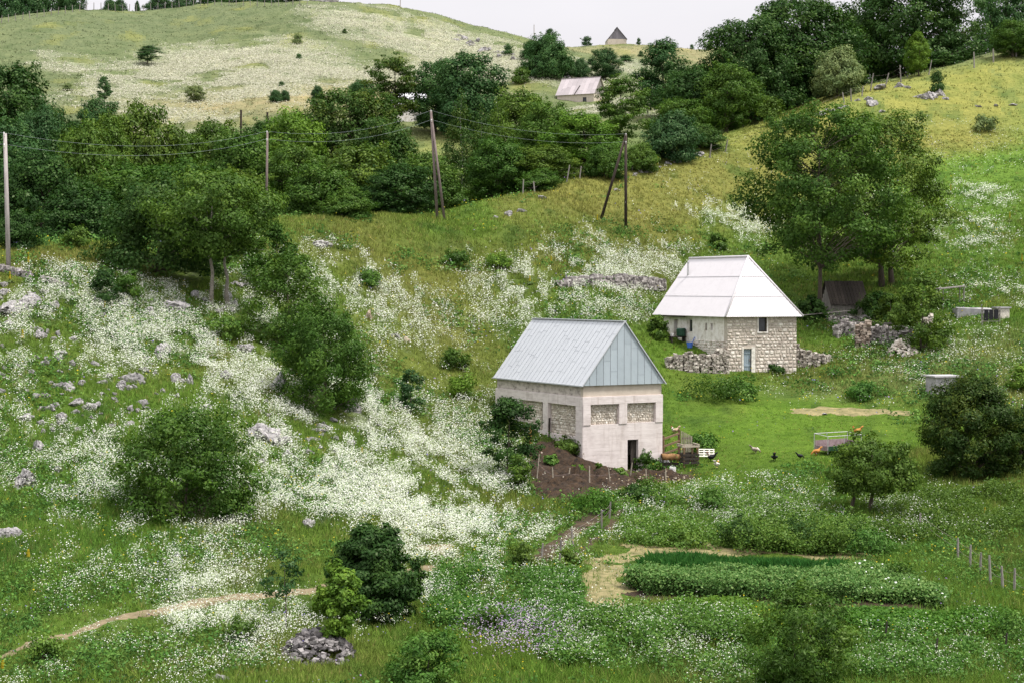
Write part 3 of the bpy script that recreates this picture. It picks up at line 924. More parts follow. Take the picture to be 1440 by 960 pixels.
def stones(mb, x0, x1, z0, z1, h=(.2, .34), w=(.25, .62), y=0.0, proud=.05, holes=(), T=EYE, gap=.014, seed=1, rough=.02):
    r = random.Random(seed); z = z0
    while z < z1 - .05:
        ch = min(r.uniform(*h), z1 - z)
        if z1 - z - ch < .08: ch = z1 - z
        x = x0 - r.uniform(0, w[0] * .5)
        while x < x1:
            sw = r.uniform(*w); a = max(x, x0); b = min(x + sw, x1); x += sw
            if b - a < .06: continue
            if any(a < h_[1] and b > h_[0] and z < h_[3] and z + ch > h_[2] for h_ in holes):
                # trim against the opening
                cut = [h_ for h_ in holes if a < h_[1] and b > h_[0] and z < h_[3] and z + ch > h_[2]][0]
                if a < cut[0] - .08: b = cut[0] - .01
                elif b > cut[1] + .08: a = cut[1] + .01
                else: continue
            j = lambda: r.uniform(-rough, rough)
            A = (a + gap + abs(j()), z + gap + abs(j())); B = (b - gap - abs(j()), z + ch - gap - abs(j()))
            if B[0] - A[0] < .04 or B[1] - A[1] < .04: continue
            d = proud * r.uniform(.4, 1.3); i = min(.035, (B[0] - A[0]) * .2, (B[1] - A[1]) * .2)
            bk = [(A[0], y, A[1]), (B[0], y, A[1] + j()), (B[0] + j() * .5, y, B[1]), (A[0], y, B[1] + j())]
            fr = [(A[0] + i + j() * .5, y - d, A[1] + i), (B[0] - i, y - d * r.uniform(.6, 1.1), A[1] + i + j() * .5), (B[0] - i + j() * .5, y - d * r.uniform(.6, 1.1), B[1] - i), (A[0] + i, y - d, B[1] - i + j() * .5)]
            vs = [T @ Vector(p) for p in bk + fr]
            mb.add(vs, [(4, 5, 6, 7), (0, 1, 5, 4), (1, 2, 6, 5), (2, 3, 7, 6), (3, 0, 4, 7)], r.random())
        z += ch


def sheets(mb, sm, O, e, s, n, Le, Ls, strip=.48, vtop=None, seed=3, lo=1.1, hi=1.9, vbot=None):
    """metal sheets laid in strips up a slope: O corner, e along the eave, s up the slope, n outwards"""
    r = random.Random(seed); O, e, s, n = Vector(O), Vector(e), Vector(s), Vector(n)
    vt = vtop or (lambda u: Ls)
    k = max(1, round(Le / strip)); st = Le / k
    for i in range(k):
        u0, u1 = i * st, (i + 1) * st
        v = 0.0; first = True
        top = max(vt(u0), vt(u1))
        while v < top - .02:
            v1 = v + (r.uniform(.4, hi) if first else r.uniform(lo, hi)); first = False
            if top - v1 < .35: v1 = top
            q = [(u0 + .004, min(v, vt(u0))), (u1 - .004, min(v, vt(u1))), (u1 - .004, min(v1, vt(u1))), (u0 + .004, min(v1, vt(u0)))]
            lift = [.004, .004, .002, .002]
            vs = [O + e * a + s * b + n * (l + r.uniform(0, .003)) for (a, b), l in zip(q, lift)]
            if vt(u0) < v and vt(u1) >= v:      # slanted edge: keep the triangle under it
                pass
            mb.add(vs, [(0, 1, 2, 3)], r.random())
            if v > 0 and vt(u0) > v and vt(u1) > v and r.random() < .45:
                sm.bar(O + e * (u0 + .01) + s * v + n * .02, O + e * (u1 - .01) + s * v + n * .02, .008, .003, .4)
            v = v1
        if i and vt(u0) > .1:
            sm.bar(O + e * u0 + n * .02, O + e * u0 + s * vt(u0) + n * .02, .009, .008, .6)


def corrugated(mb, O, e, s, n, Le, Ls, vtop, period=.19, amp=.015, courses=3, thick=.0):
    O, e, s, n = Vector(O), Vector(e), Vector(s), Vector(n)
    nc = int(Le / .032); du = Le / nc
    for c in range(courses):
        a, b = Ls * c / courses, Ls * (c + 1) / courses + .06
        tt = .35 + .3 * random.random()
        o = len(mb.v)
        for i in range(nc + 1):
            u = i * du; w = amp * math.sin(2 * math.pi * u / period); t = vtop(u)
            for v, l in ((a, .028), (b, .0)):
                mb.v.append(tuple(O + e * u + s * min(v, t) + n * (w + l)))
        for i in range(nc):
            if vtop(i * du) <= a and vtop((i + 1) * du) <= a: continue
            k = o + 2 * i
            mb.f.append([k, k + 2, k + 3, k + 1]); mb.t.append(min(1, tt + random.uniform(-.05, .05)))


def drystone(name, path, hts, width, label, cat, mat='stone_grey', seed=2, sz=.30, group=None, base=.3, gaps=0.0, heap=False):
    sz = sz * .74
    """a wall of loose stones along a path of ground points"""
    r = random.Random(seed); mb = MB()
    pts_ = [Vector(p) for p in path]
    L = [0]
    for a, b in zip(pts_, pts_[1:]): L.append(L[-1] + (b - a).length)
    o0 = pts_[0].copy()
    def at(d):
        for i in range(len(pts_) - 1):
            if d <= L[i + 1] or i == len(pts_) - 2:
                f = (d - L[i]) / max(1e-6, L[i + 1] - L[i]); f = min(1, max(0, f))
                return pts_[i].lerp(pts_[i + 1], f), hts[i] * (1 - f) + hts[i + 1] * f, (pts_[i + 1] - pts_[i]).normalized()
    d = 0.0
    while d < L[-1]:
        p, h, t = at(d); side = Vector((-t.y, t.x, 0)).normalized()
        ww = sz * r.uniform(.8, 1.5)
        if r.random() < gaps: d += ww * r.uniform(1, 4); continue
        z = -base
        while z < h * r.uniform(.8, 1.12):
            hh = sz * r.uniform(.45, .9)
            k = max(1, int(width / (sz * 1.1)))
            for q in range(k):
                off = ((q + .5) / k - .5) * width * (1 - .25 * max(0, z) / max(.3, h)) + r.uniform(-.05, .05)
                if k > 2 and 0 < q < k - 1 and z + hh < h * .45: continue
                if heap and z > h * (1 - (abs(q + .5 - k / 2) / (k / 2)) ** 1.6 * .95): continue
                c = p + side * off + t * r.uniform(-.08, .08) + Vector((0, 0, z + hh / 2)) - o0
                Mx = Matrix.Translation(c) @ Matrix.Rotation(math.atan2(t.y, t.x) + r.uniform(-.35, .35), 4, 'Z') @ Matrix.Rotation(r.uniform(-.2, .2), 4, 'X')
                a = ww * .58 * r.uniform(.7, 1.2); b = width / k * .62 * r.uniform(.8, 1.2); cc = hh * .56
                vs = []
                for sx, sy, sz_ in ((-1, -1, -1), (1, -1, -1), (1, 1, -1), (-1, 1, -1), (-1, -1, 1), (1, -1, 1), (1, 1, 1), (-1, 1, 1)):
                    sh = r.uniform(.62, 1.05)
                    vs.append(Mx @ Vector((sx * a * sh, sy * b * r.uniform(.62, 1.05), sz_ * cc * r.uniform(.7, 1.05))))
                mb.add(vs, [(0, 3, 2, 1), (4, 5, 6, 7), (0, 1, 5, 4), (1, 2, 6, 5), (2, 3, 7, 6), (3, 0, 4, 7)], r.random())
            z += hh * .92
        d += ww
    o = mb.build(name, M[mat]); o.location = o0
    return tag(o, label, cat, group)


def heap(name, px, py, rx, ry, h, n, sz, label, mat, seed):
    r = random.Random(seed); q = P(px, py); mb = MB()
    for k in range(n):
        a = r.uniform(0, 6.28); d = r.random() ** .6
        x, y = math.cos(a) * d * rx, math.sin(a) * d * ry
        z = float(zt(q.x + x, q.y + y)) - q.z + h * (1 - d * d) * r.uniform(.75, 1.05)
        Mx = Matrix.Translation((x, y, z)) @ Matrix.Rotation(r.uniform(0, 6.28), 4, 'Z') @ Matrix.Rotation(r.uniform(-.6, .6), 4, 'X') @ Matrix.Rotation(r.uniform(-.6, .6), 4, 'Y')
        s_ = sz * r.uniform(.5, 1.4)
        vs = [Mx @ Vector((sx * s_ * r.uniform(.5, 1), sy * s_ * r.uniform(.4, .85), sz_ * s_ * r.uniform(.3, .6))) for sx, sy, sz_ in ((-1, -1, -1), (1, -1, -1), (1, 1, -1), (-1, 1, -1), (-1, -1, 1), (1, -1, 1), (1, 1, 1), (-1, 1, 1))]
        mb.add(vs, [(0, 3, 2, 1), (4, 5, 6, 7), (0, 1, 5, 4), (1, 2, 6, 5), (2, 3, 7, 6), (3, 0, 4, 7)], r.random())
    o = mb.build(name, M[mat]); o.location = q
    return tag(o, label, 'stone heap')


def foot(root_loc, rz, x0, x1, y0, y1):
    c, s = math.cos(rz), math.sin(rz)
    KEEP_OUT.append(np.array([(root_loc[0] + c * a - s * b, root_loc[1] + s * a + c * b) for a, b in ((x0, y0), (x1, y0), (x1, y1), (x0, y1))]))


# ------------------------------------------------------------------ the concrete barn
def build_barn():
    loc, rz = (4.083, 98.0, 0.0), R_(29)
    b = empty('barn', loc, rz, 'tall concrete barn with rubble infill panels and a steep grey sheet metal roof', 'barn')
    Wd, D, E, RZ = 5.5, 10.5, 4.65, 8.25
    door = (3.05, 3.80, -1.5, 1.36)
    rec_f = [(.50, 2.45, 2.32, 3.46), (3.0, 5.0, 2.34, 3.50)]
    w = MB()
    wall_boxes(w, 0, Wd, -1.5, 3.95, 0, .35, [door] + rec_f)
    rec_s = [(.75, 3.95, 1.62, 3.40), (4.55, 7.4, 1.7, 3.40), (8.0, 10.0, 1.9, 3.40), (.5, 3.95, -1.5, .95)]
    wall_boxes(w, .35, D, -1.5, 3.95, 0, .35, rec_s, SIDE)
    wall_boxes(w, .35, D, -1.5, E, 5.15, 5.5, (), SIDE)                 # far side
    w.box((.35, D - .35, -1.5), (Wd - .35, D, E))
    w.build('wall', M['concrete'], b)
    u = MB(); u.box((.05, .05, 3.95), (Wd - .05, .33, E)); u.build('render_band', M['render_tan'], b)
    u = MB(); u.box((.05, .33, 3.95), (.33, D - .05, E)); u.build('render_band', M['render_old'], b)
    for k, (x0, x1, z0, z1) in enumerate(rec_f):
        p = MB(); p.box((x0 - .05, .20, z0 - .05), (x1 + .05, .30, z1 + .05), tint=.3)
        stones(p, x0 + .003, x1 - .003, z0, z1, (.08, .17), (.09, .24), .20, .05, seed=20 + k, gap=.008, rough=.02)
        p.build('stone_panel', M['stone_pale'], b)
    for k, (x0, x1, z0, z1) in enumerate(rec_s[:3]):
        if k == 1: x0b = x0 + .55
        else: x0b = x0
        p = MB(); p.box((x0b, .22, z0 - .05), (x1 + .05, .30, z1 + .05), SIDE, tint=.3)
        stones(p, x0b + .003, x1 - .003, z0, z1, (.10, .22), (.12, .34), .22, .06, T=SIDE, seed=30 + k, gap=.010, rough=.03)
        p.build('stone_panel', M['stone_pale'], b)
    f = MB()
    for a, c_ in ((0, .50), (2.45, 3.0), (5.0, Wd)): f.box((a, -.04, 2.32), (c_, -.001, 3.50))
    f.box((-.04, -.045, 3.502), (Wd, -.001, 3.94))
    f.build('frame', M['concrete'], b)
    f = MB()
    for a, c_ in ((.02, .75), (3.95, 4.55), (7.4, 8.0), (10.0, D)): f.box((a, -.04, -1.2), (c_, -.001, 3.40), SIDE)
    f.box((0, -.045, 3.402), (D, -.001, 3.94), SIDE); f.box((.752, -.04, 1.0), (3.948, -.001, 1.6), SIDE)
    f.build('frame', M['concrete'], b)
    p = MB(); p.box((3.42, .22, -1.2), (3.80, .27, 1.30)); p.build('door', M['wood_dark'], b)
    # roof
    sl = Vector((2.9, 0, RZ - 4.58)); Ls = sl.length; sl.normalize(); nl = Vector((-sl.z, 0, sl.x))
    r = MB(); sm = MB()
    sheets(r, sm, (-.15, -.14, 4.58), (0, 1, 0), sl, nl, D + .28, Ls, .47, seed=5)
    sr = Vector((-sl.x, 0, sl.z)); nr = Vector((sl.z, 0, sl.x))
    sheets(r, sm, (Wd + .15, -.14, 4.58), (0, 1, 0), sr, nr, D + .28, Ls, .47, seed=6)
    ro = r.build('roof', M['tin'], b)
    sm.build('seam', M['seam'], ro)
    rc = MB(); rc.bar((2.75, -.16, RZ + .02), (2.75, D + .16, RZ + .02), .22, .05)
    rc.bar((-.16, -.15, 4.58), (-.16, D + .15, 4.58), .05, .07)
    rc.bar((-.15, -.16, 4.57), (2.75, -.16, RZ), .05, .06); rc.bar((Wd + .15, -.16, 4.57), (2.75, -.16, RZ), .05, .06)
    rc.build('roof_edge', M['tin'], ro)
    g = MB(); gs = MB()
    gt = lambda u_: max(0, (RZ - 4.60) * (1 - abs(u_ - 2.75) / 2.83))
    sheets(g, gs, (-.08, -.09, 4.60), (1, 0, 0), (0, 0, 1), (0, -1, 0), Wd + .16, 4, .472, lambda u_: gt(u_ - .08), 9, 1.2, 2.4)
    go = g.build('gable', M['tin_dark'], b); gs.build('seam', M['seam'], go)
    g = MB(); g.add([(0, D - .02, E), (Wd, D - .02, E), (2.75, D - .02, RZ)], [(0, 1, 2)]); g.build('rear_gable', M['tin_dark'], b)
    foot(loc, rz, -.1, Wd + .1, -.1, D + .1)
    return b


# ------------------------------------------------------------------ the white-roofed stone house
def build_house():
    loc, rz = (15.53, 123.0, 4.2), R_(22)
    h = empty('stone_house', loc, rz, 'small stone house with a steep white corrugated roof and a blue-grey door', 'house')
    Wd, D, E, RZ = 5.75, 11.0, 4.0, 8.3
    win = (2.55, 3.25, 2.82, 3.85); door = (1.32, 1.98, -1.0, 1.62)
    w = MB(); wall_boxes(w, 0, Wd, -1.2, E, 0, .5, [win, door])
    w.build('wall', M['mortar'], h)
    s = MB(); stones(s, -.03, Wd + .03, -1.0, E - .02, (.15, .32), (.17, .50), 0, .055, [(win[0] - .1, win[1] + .1, win[2] - .1, win[3] + .1), (door[0] - .12, door[1] + .32, door[2], door[3] + .14)], seed=4, rough=.045)
    s.build('masonry', M['stone'], h)
    hw = [(5.35, 6.15, 2.62, 3.72), (7.75, 8.35, 1.2, 3.6), (3.05, 3.35, 2.85, 3.42), (2.2, 2.5, 2.9, 3.42)]
    w = MB(); wall_boxes(w, .5, D, -1.2, E, 0, .5, hw, SIDE); w.build('side_wall', M['plaster'], h)
    s = MB(); stones(s, .0, 5.2, -1.0, 2.15, (.14, .26), (.18, .45), 0, .08, T=SIDE, seed=14, rough=.045); s.build('masonry', M['stone'], h)
    w = MB(); wall_boxes(w, .5, D - .5, -1.2, E, Wd - .5, Wd, (), SIDE); w.box((.5, D - .5, -1.2), (Wd, D, E))
    w.add([(0, D - .02, E), (Wd, D - .02, E), (Wd / 2, D - .02, RZ - .06)], [(0, 1, 2)])
    w.build('rear_wall', M['mortar'], h)
    def frame(name, q, y, t, mat, T=EYE, d=.1):
        m_ = MB()
        m_.box((q[0], y, q[2]), (q[0] + t, y + d, q[3]), T); m_.box((q[1] - t, y, q[2]), (q[1], y + d, q[3]), T)
        m_.box((q[0] + t, y, q[3] - t), (q[1] - t, y + d, q[3]), T); m_.box((q[0] + t, y, q[2]), (q[1] - t, y + d, q[2] + t), T)
        return m_.build(name, M[mat], h)
    sur = MB()
    for a, bq in ((win[0] - .09, win[0]), (win[1], win[1] + .09)): sur.box((a, -.05, win[2] - .09), (bq, .25, win[3] + .09))
    sur.box((win[0], -.05, win[3]), (win[1], .25, win[3] + .09)); sur.box((win[0], -.06, win[2] - .09), (win[1], .25, win[2]))
    wf = frame('window', (win[0], win[1], win[2], win[3]), .10, .07, 'wood_dark')
    sur.build('surround', M['plaster'], wf)
    p = MB(); p.box((win[0] + .07, .13, win[2] + .07), (win[1] - .07, .15, win[3] - .07)); p.build('pane', M['glass_dark'], wf)
    sur = MB(); sur.box((door[0] - .11, -.045, -1), (door[0], .3, door[3] + .13)); sur.box((door[1], -.045, -1), (door[1] + .30, .3, door[3] + .13)); sur.box((door[0], -.045, door[3]), (door[1], .3, door[3] + .13))
    d = MB(); 
    for k in range(4): d.box((door[0] + .02 + k * .157, .12, -1), (door[0] + .167 + k * .157, .17, door[3] - .02))
    for z in (.35, 1.25): d.box((door[0] + .02, .09, z), (door[1] - .02, .118, z + .12))
    do = d.build('door', M['door_blue'], h); sur.build('surround', M['stone_pale'], do)
    hd = MB(); hd.box((door[1] - .12, .05, .72), (door[1] - .08, .09, .90)); hd.build('handle', M['rust'], do)
    wf = frame('window', hw[0], .12, .11, 'white_paint', SIDE)
    p = MB(); p.box((hw[0][0] + .11, .16, hw[0][2] + .1), (hw[0][1] - .11, .18, hw[0][3] - .1), SIDE); p.box((5.72, .14, 2.72), (5.78, .158, 3.6), SIDE); p.build('pane', M['glass_dark'], wf)
    d = MB(); d.box((7.95, .3, 1.2), (8.35, .34, 3.6), SIDE); d.build('door', M['wood_grey'], h)
    # roof: two long slopes, hipped at the front
    ov, e0 = .36, 3.90
    mid = Wd / 2; hipy = 2.05
    sl = Vector((mid + ov, 0, RZ - e0)); Ls = sl.length; sl.normalize(); nl = Vector((-sl.z, 0, sl.x))
    Le = D + .25 + ov
    vt = lambda u: Ls * min(1, max(0, u) / (hipy + ov))
    r = MB()
    corrugated(r, (-ov, -ov, e0), (0, 1, 0), sl, nl, Le, Ls, vt)
    corrugated(r, (Wd + ov, -ov, e0), (0, 1, 0), (-sl.x, 0, sl.z), (sl.z, 0, sl.x), Le, Ls, vt)
    sf = Vector((0, hipy + ov, RZ - e0)); Lf = sf.length; sf.normalize()
    wf_ = Wd + 2 * ov
    corrugated(r, (-ov, -ov, e0), (1, 0, 0), sf, (0, -sf.z, sf.y), wf_, Lf, lambda u: Lf * max(0, 1 - abs(u - wf_ / 2) / (wf_ / 2)))
    ro = r.build('roof', M['white_roof'], h)
    c = MB(); ap = Vector((mid, hipy, RZ + .03))
    c.tube([ap, (mid, D + .27, RZ + .03)], .10, 6); c.tube([(-ov, -ov, e0 + .04), ap], .075, 6); c.tube([(Wd + ov, -ov, e0 + .04), ap], .075, 6)
    c.build('ridge_cap', M['white_roof'], ro, smooth=True)
    f = MB(); f.bar((-ov + .03, 6.0, e0 - .06), (-ov + .03, 9.4, e0 - .06), .16, .08); f.build('eave_board', M['wood_dark'], ro)
    k = MB(); x = mid - 1.0; zc = RZ - 1.0 * sl.z / sl.x
    k.tube([(x, 9.6, zc - .3), (x, 9.6, zc + 1.0)], .075, 8); k.tube([(x, 9.6, zc + 1.0), (x, 9.6, zc + 1.08)], .11, 8)
    k.build('chimney', M['steel'], ro)
    foot(loc, rz, -.1, Wd + .1, -.1, D + .1)
    return h


def gable_hut(name, loc, rz, W, D, E, RZ, label, cat, wallmat, roofmat, gablemat, ov=.3, win=None, split=None, sheetw=.9, gable_door=None, masonry=None):
    """a small building with its long eave along local X, near corner at the origin, ridge along X"""
    b = empty(name, loc, rz, label, cat)
    w = MB(); wall_boxes(w, 0, W, -2.0, E, 0, .4, [win] if win else ())
    wall_boxes(w, 0.4, D - .4, -2.0, E, 0, .4, (), SIDE); wall_boxes(w, .4, D - .4, -2.0, E, W - .4, W, (), SIDE)
    w.box((0, D - .4, -2), (W, D, E)); w.build('wall', M[wallmat], b)
    if masonry:
        s = MB(); stones(s, 0, W, -.6, E - .02, (.25, .4), (.3, .8), 0, .06, [win] if win else (), seed=8)
        for T_, x_ in ((SIDE, 0),): stones(s, 0, D, -.6, E - .02, (.25, .4), (.3, .8), 0, .06, T=T_, seed=9)
        s.build('masonry', M[masonry], b)
    g = MB()
    for x in (.02, W - .02):
        g = MB(); n = 9
        for i in range(n):
            y0, y1 = D * i / n, D * (i + 1) / n
            zt_ = lambda y: E + (RZ - E) * (1 - abs(y - D / 2) / (D / 2))
            ys = [y0 + .01, y1 - .01] if not (y0 < D / 2 < y1) else [y0 + .01, D / 2, y1 - .01]
            sgn = -.03 if x < W / 2 else .03
            vs = [(x + sgn, y0 + .01, E), (x + sgn, y1 - .01, E)] + [(x + sgn, y, zt_(y)) for y in reversed(ys)]
            g.add(vs, [tuple(range(len(vs)))])
        g.build('gable', M[gablemat], b)
    if win:
        p = MB(); p.box((win[0], .22, win[2]), (win[1], .26, win[3])); p.build('window', M['glass_dark'], b)
    s = Vector((0, D / 2 + ov, RZ - (E - .1))); Ls = s.length; s.normalize()
    r = MB(); sm = MB()
    sheets(r, sm, (-ov, -ov, E - .1), (1, 0, 0), s, (0, -s.z, s.y), W + 2 * ov, Ls, sheetw, seed=3, lo=Ls * .45, hi=Ls * .55)
    sheets(r, sm, (-ov, D + ov, E - .1), (1, 0, 0), (0, -s.y, s.z), (0, s.z, s.y), W + 2 * ov, Ls, sheetw, seed=4, lo=Ls * .45, hi=Ls * .55)
    r.bar((-ov, D / 2, RZ + .04), (W + ov, D / 2, RZ + .04), .3, .07)
    ro = r.build('roof', M[roofmat], b); sm.build('seam', M['seam'], ro)
    if split:
        k = MB(); k.bar(Vector((split, -ov, E - .1)) + Vector((0, -s.z, s.y)) * .05, Vector((split + .55, -ov, E - .1)) + s * Ls * .52 + Vector((0, -s.z, s.y)) * .05, .22, .05); k.build('slipped_sheet', M['wood_dark'], ro)
    foot(loc, rz, 0, W, 0, D)
    return b


build_barn()
build_house()
# far houses
q = along(835, 148, 363)
_rz = R_(-27)
gable_hut('field_barn', (q[0] - 8.6 * math.cos(_rz), q[1] - 8.6 * math.sin(_rz), q[2]), _rz, 8.6, 6.0, 2.5, 6.3,
          'old pale barn across the valley with a faded pinkish roof and one dark window', 'barn', 'render_tan', 'old_roof', 'wood_grey', .3, (6.0, 6.9, .35, 1.75), 4.2, 1.0)
q = along(866, 63.5, 545)
hz = gable_hut('hilltop_hut', (q[0] - 3.0, q[1] + 6.5, q[2]), R_(-90 + 4), 6.5, 6.0, 1.9, 5.6,
               'small stone hut with a pointed grey gable alone on the far skyline', 'hut', 'render_tan', 'hut_roof', 'hut_roof', .25, masonry='stone')
q = along(577, 152, 285)
gable_hut('white_shed', (q[0] - 2.9, q[1], q[2] - .5), R_(4), 5.4, 4.5, 1.2, 3.3, 'low shed with a shiny white roof half hidden behind an airy tree', 'shed', 'plaster', 'flash_white', 'flash_white', .3)
q = along(407, 152, 318)
gable_hut('red_roofed_hut', (q[0] - .9, q[1] + 1, q[2] - .4), R_(-25), 2.9, 3.2, 1.1, 2.7, 'tiny hut with a dull red roof peeping over the valley trees', 'hut', 'wood_grey', 'red_roof', 'wood_grey', .15)
# roofless ruin on the crown of the hill
q = along(455, 6, 476)
b = empty('hilltop_ruin', (q[0], q[1], q[2] - .5), R_(3), 'roofless grey stone ruin with two dark gaps on the hill crest', 'ruin')
w = MB(); wall_boxes(w, -4, 4, -1, 4.2, 0, .5, [(-2.5, -2.0, .3, 4.2), (.0, .5, .6, 4.0)]); wall_boxes(w, .5, 5, -1, 4.0, -4, -3.5, (), SIDE); wall_boxes(w, .5, 5, -1, 3.6, 3.5, 4, (), SIDE); w.box((-4, 5, -1), (4, 5.5, 3.8)); w.build('wall', M['concrete_grey'], b)
s = MB(); stones(s, -4, 4, -.5, 4.2, (.3, .5), (.4, 1.0), 0, .07, [(-2.5, -2.0, .3, 4.2), (.0, .5, .6, 4.0)]); s.build('masonry', M['stone_grey'], b)

# ------------------------------------------------------------------ yard of the house: shed, walls, lintel
q = P(1166, 446)
sh = empty('wooden_shed', (q.x, q.y + .4, q.z), R_(10), 'dark plank shed with a sagging roof under the two big trees', 'shed')
w = MB()
for i in range(13): w.box((.3 + i * .24, 0, -.2), (.52 + i * .24, .05, 1.0 + random.uniform(-.05, .05)))
w.build('plank_wall', M['wood_grey'], sh)
w = MB()
for i in range(9): w.box((.24, .05 + i * .27, -.2), (.29, .30 + i * .27, 1.2 + 1.5 * min(i, 8 - i) / 4 * .9))
w.build('side_wall', M['wood_grey'], sh)
w = MB()
for i in range(12): w.add([(.1 + i * .28, -.25, 1.0), (.36 + i * .28, -.25, 1.0), (.36 + i * .28, 1.25, 2.95 + random.uniform(-.03, .03)), (.1 + i * .28, 1.25, 2.95)], [(0, 1, 2, 3)])
for i in range(12): w.add([(.1 + i * .28, 2.7, 1.0), (.36 + i * .28, 2.7, 1.0), (.36 + i * .28, 1.25, 2.95), (.1 + i * .28, 1.25, 2.95)], [(0, 3, 2, 1)])
w.build('roof', M['wood_dark'], sh)
w = MB(); w.box((3.38, .05, -.2), (3.42, 2.5, 1.0)); w.box((.3, 2.48, -.2), (3.4, 2.52, 1.0)); w.build('rear_wall', M['wood_dark'], sh)
foot(sh.location, R_(10), .1, 3.4, -.2, 2.6)


def gp(px, py, dz=0): v = P(px, py); v.z += dz; return v


drystone('retaining_wall', [gp(938, 516), gp(965, 520), gp(1000, 522), gp(1022, 521)], [.75, 1.15, 1.3, 1.55], .7, 'curved dry stone retaining wall joining the stone house beside its terrace', 'stone wall', 'stone_old', 3, .25)
drystone('tumbled_wall', [gp(1121, 514), gp(1135, 513), gp(1152, 512), gp(1165, 506)], [1.5, .9, .7, .25], .9, 'tumbled rubble wall sloping down from the corner of the stone house', 'stone wall', 'stone_old', 5, .26)
drystone('gate_pier', [gp(1206, 487), gp(1221, 487)], [1.7, 1.75], .8, 'dry stone gate pier carrying one end of the weathered plank', 'stone pier', 'stone_rust', 6, .28)
drystone('curved_wall', [gp(1176, 474), gp(1186, 470), gp(1202, 472)], [.7, 1.0, 1.1], .6, 'short mossy stone wall running into the plank gate pier', 'stone wall', 'stone_grey', 16, .28)
drystone('yard_wall', [gp(1225, 482), gp(1250, 483), gp(1284, 482)], [1.2, 1.25, 1.1], .6, 'shadowed dry stone wall behind the weathered plank lintel', 'stone wall', 'stone_grey', 7, .26)
heap('rubble_heap', 1268, 496, 1.1, .9, .95, 170, .17, 'loose heap of pale stones below the elder bush', 'stone', 8)
drystone('stone_stub', [gp(1300, 473), gp(1309, 472)], [1.7, 1.9], .6, 'slim stub of stone wall between the elder bush and the meadow', 'stone wall', 'stone', 9, .24)
drystone('shed_footing', [gp(1163, 451), gp(1200, 452), gp(1240, 450)], [.3, .35, .4], .6, 'low stone footing running in front of the dark plank shed', 'stone wall', 'stone_grey', 10, .25)
drystone('stone_bank', [gp(785, 402), gp(830, 400), gp(880, 401), gp(930, 404)], [.35, .7, .7, .6], 1.1, 'collapsed purple grey stone wall crossing the slope behind the stone house', 'stone wall', 'stone_grey', 11, .32)
heap('stone_pile', 448, 918, 1.15, 1.5, .75, 520, .10, 'heap of small grey stones beside the yellow-green tree', 'stone_dark', 12)
drystone('pole_foot_wall', [gp(2, 380), gp(30, 388), gp(62, 396), gp(92, 402)], [.3, .28, .25, .2], .5, 'low line of stones leaving the foot of the pale leftmost pole', 'stone wall', 'stone_grey', 14, .26, gaps=.25)
a, b_ = gp(1189, 468), gp(1276, 466)
t = MB(); a.z += .75; b_.z = a.z + .02
t.bar(a - a, b_ - a, .6, .13); t.bar(Vector((.3, -.2, .10)), (b_ - a) * .55 + Vector((0, -.2, .12)), .2, .07)
o = t.build('plank_lintel', M['wood_grey']); o.location = a; tag(o, 'long weathered grey plank laid across the stone pier and wall', 'plank')
t = MB(); a, b_ = gp(1121, 460), gp(1195, 456); a.z += .9; b_.z += 1.1
t.bar((0, 0, 0), b_ - a, .07); o = t.build('fence_rail', M['wood_grey']); o.location = a; tag(o, 'thin pale rail from the house corner to the stone gate pier', 'rail')

# things on the terrace of the house
q = gp(955, 482)
o = empty('garden_table', q, .4, 'small dark bench with pots by the wall of the stone house', 'bench')
t = MB(); t.box((-.8, -.25, .42), (.5, .25, .5)); t.build('top', M['wood_dark'], o)
for x in (-.7, .4):
    t = MB(); t.box((x - .05, -.2, -.1), (x + .05, .2, .42)); t.build('leg', M['wood_dark'], o)
t = MB(); t.tube([(0, 0, 0), (0, 0, .05), (0, 0, .52), (0, 0, .6)], [.3, .34, .36, .3], 12); o = t.build('barrel', M['plastic_green'], smooth=False); o.location = q + Vector((.15, 0, .5)); tag(o, 'dark green tub standing on the dark bench by the house', 'tub')
t = MB(); t.tube([(0, 0, 0), (0, 0, .22)], [.13, .17], 10); o = t.build('basin', M['plastic_white']); o.location = q + Vector((-.55, -.05, .5)); tag(o, 'small pale basin standing on the dark bench by the house', 'basin')
q = gp(970, 489)
o = empty('bucket', q, 0, 'bright blue plastic bucket outside the house window', 'bucket')
t = MB(); t.tube([(0, 0, 0), (0, 0, .42)], [.19, .25], 14); t.build('body', M['plastic_blue'], o)
t = MB(); t.tube([(-.25, 0, .40), (-.18, 0, .56), (0, 0, .62), (.18, 0, .56), (.25, 0, .40)], .012, 5); t.build('handle', M['steel'], o)
t = MB(); t.tube([(0, 0, 0), (.95, .55, 1.7)], .025, 6); t.bar((.80, .40, 1.55), (1.1, .7, 1.75), .03); o = t.build('blue_pole', M['plastic_blue']); o.location = q + Vector((.05, .25, .1)); tag(o, 'thin blue tool handle leaning on the white side wall', 'tool')

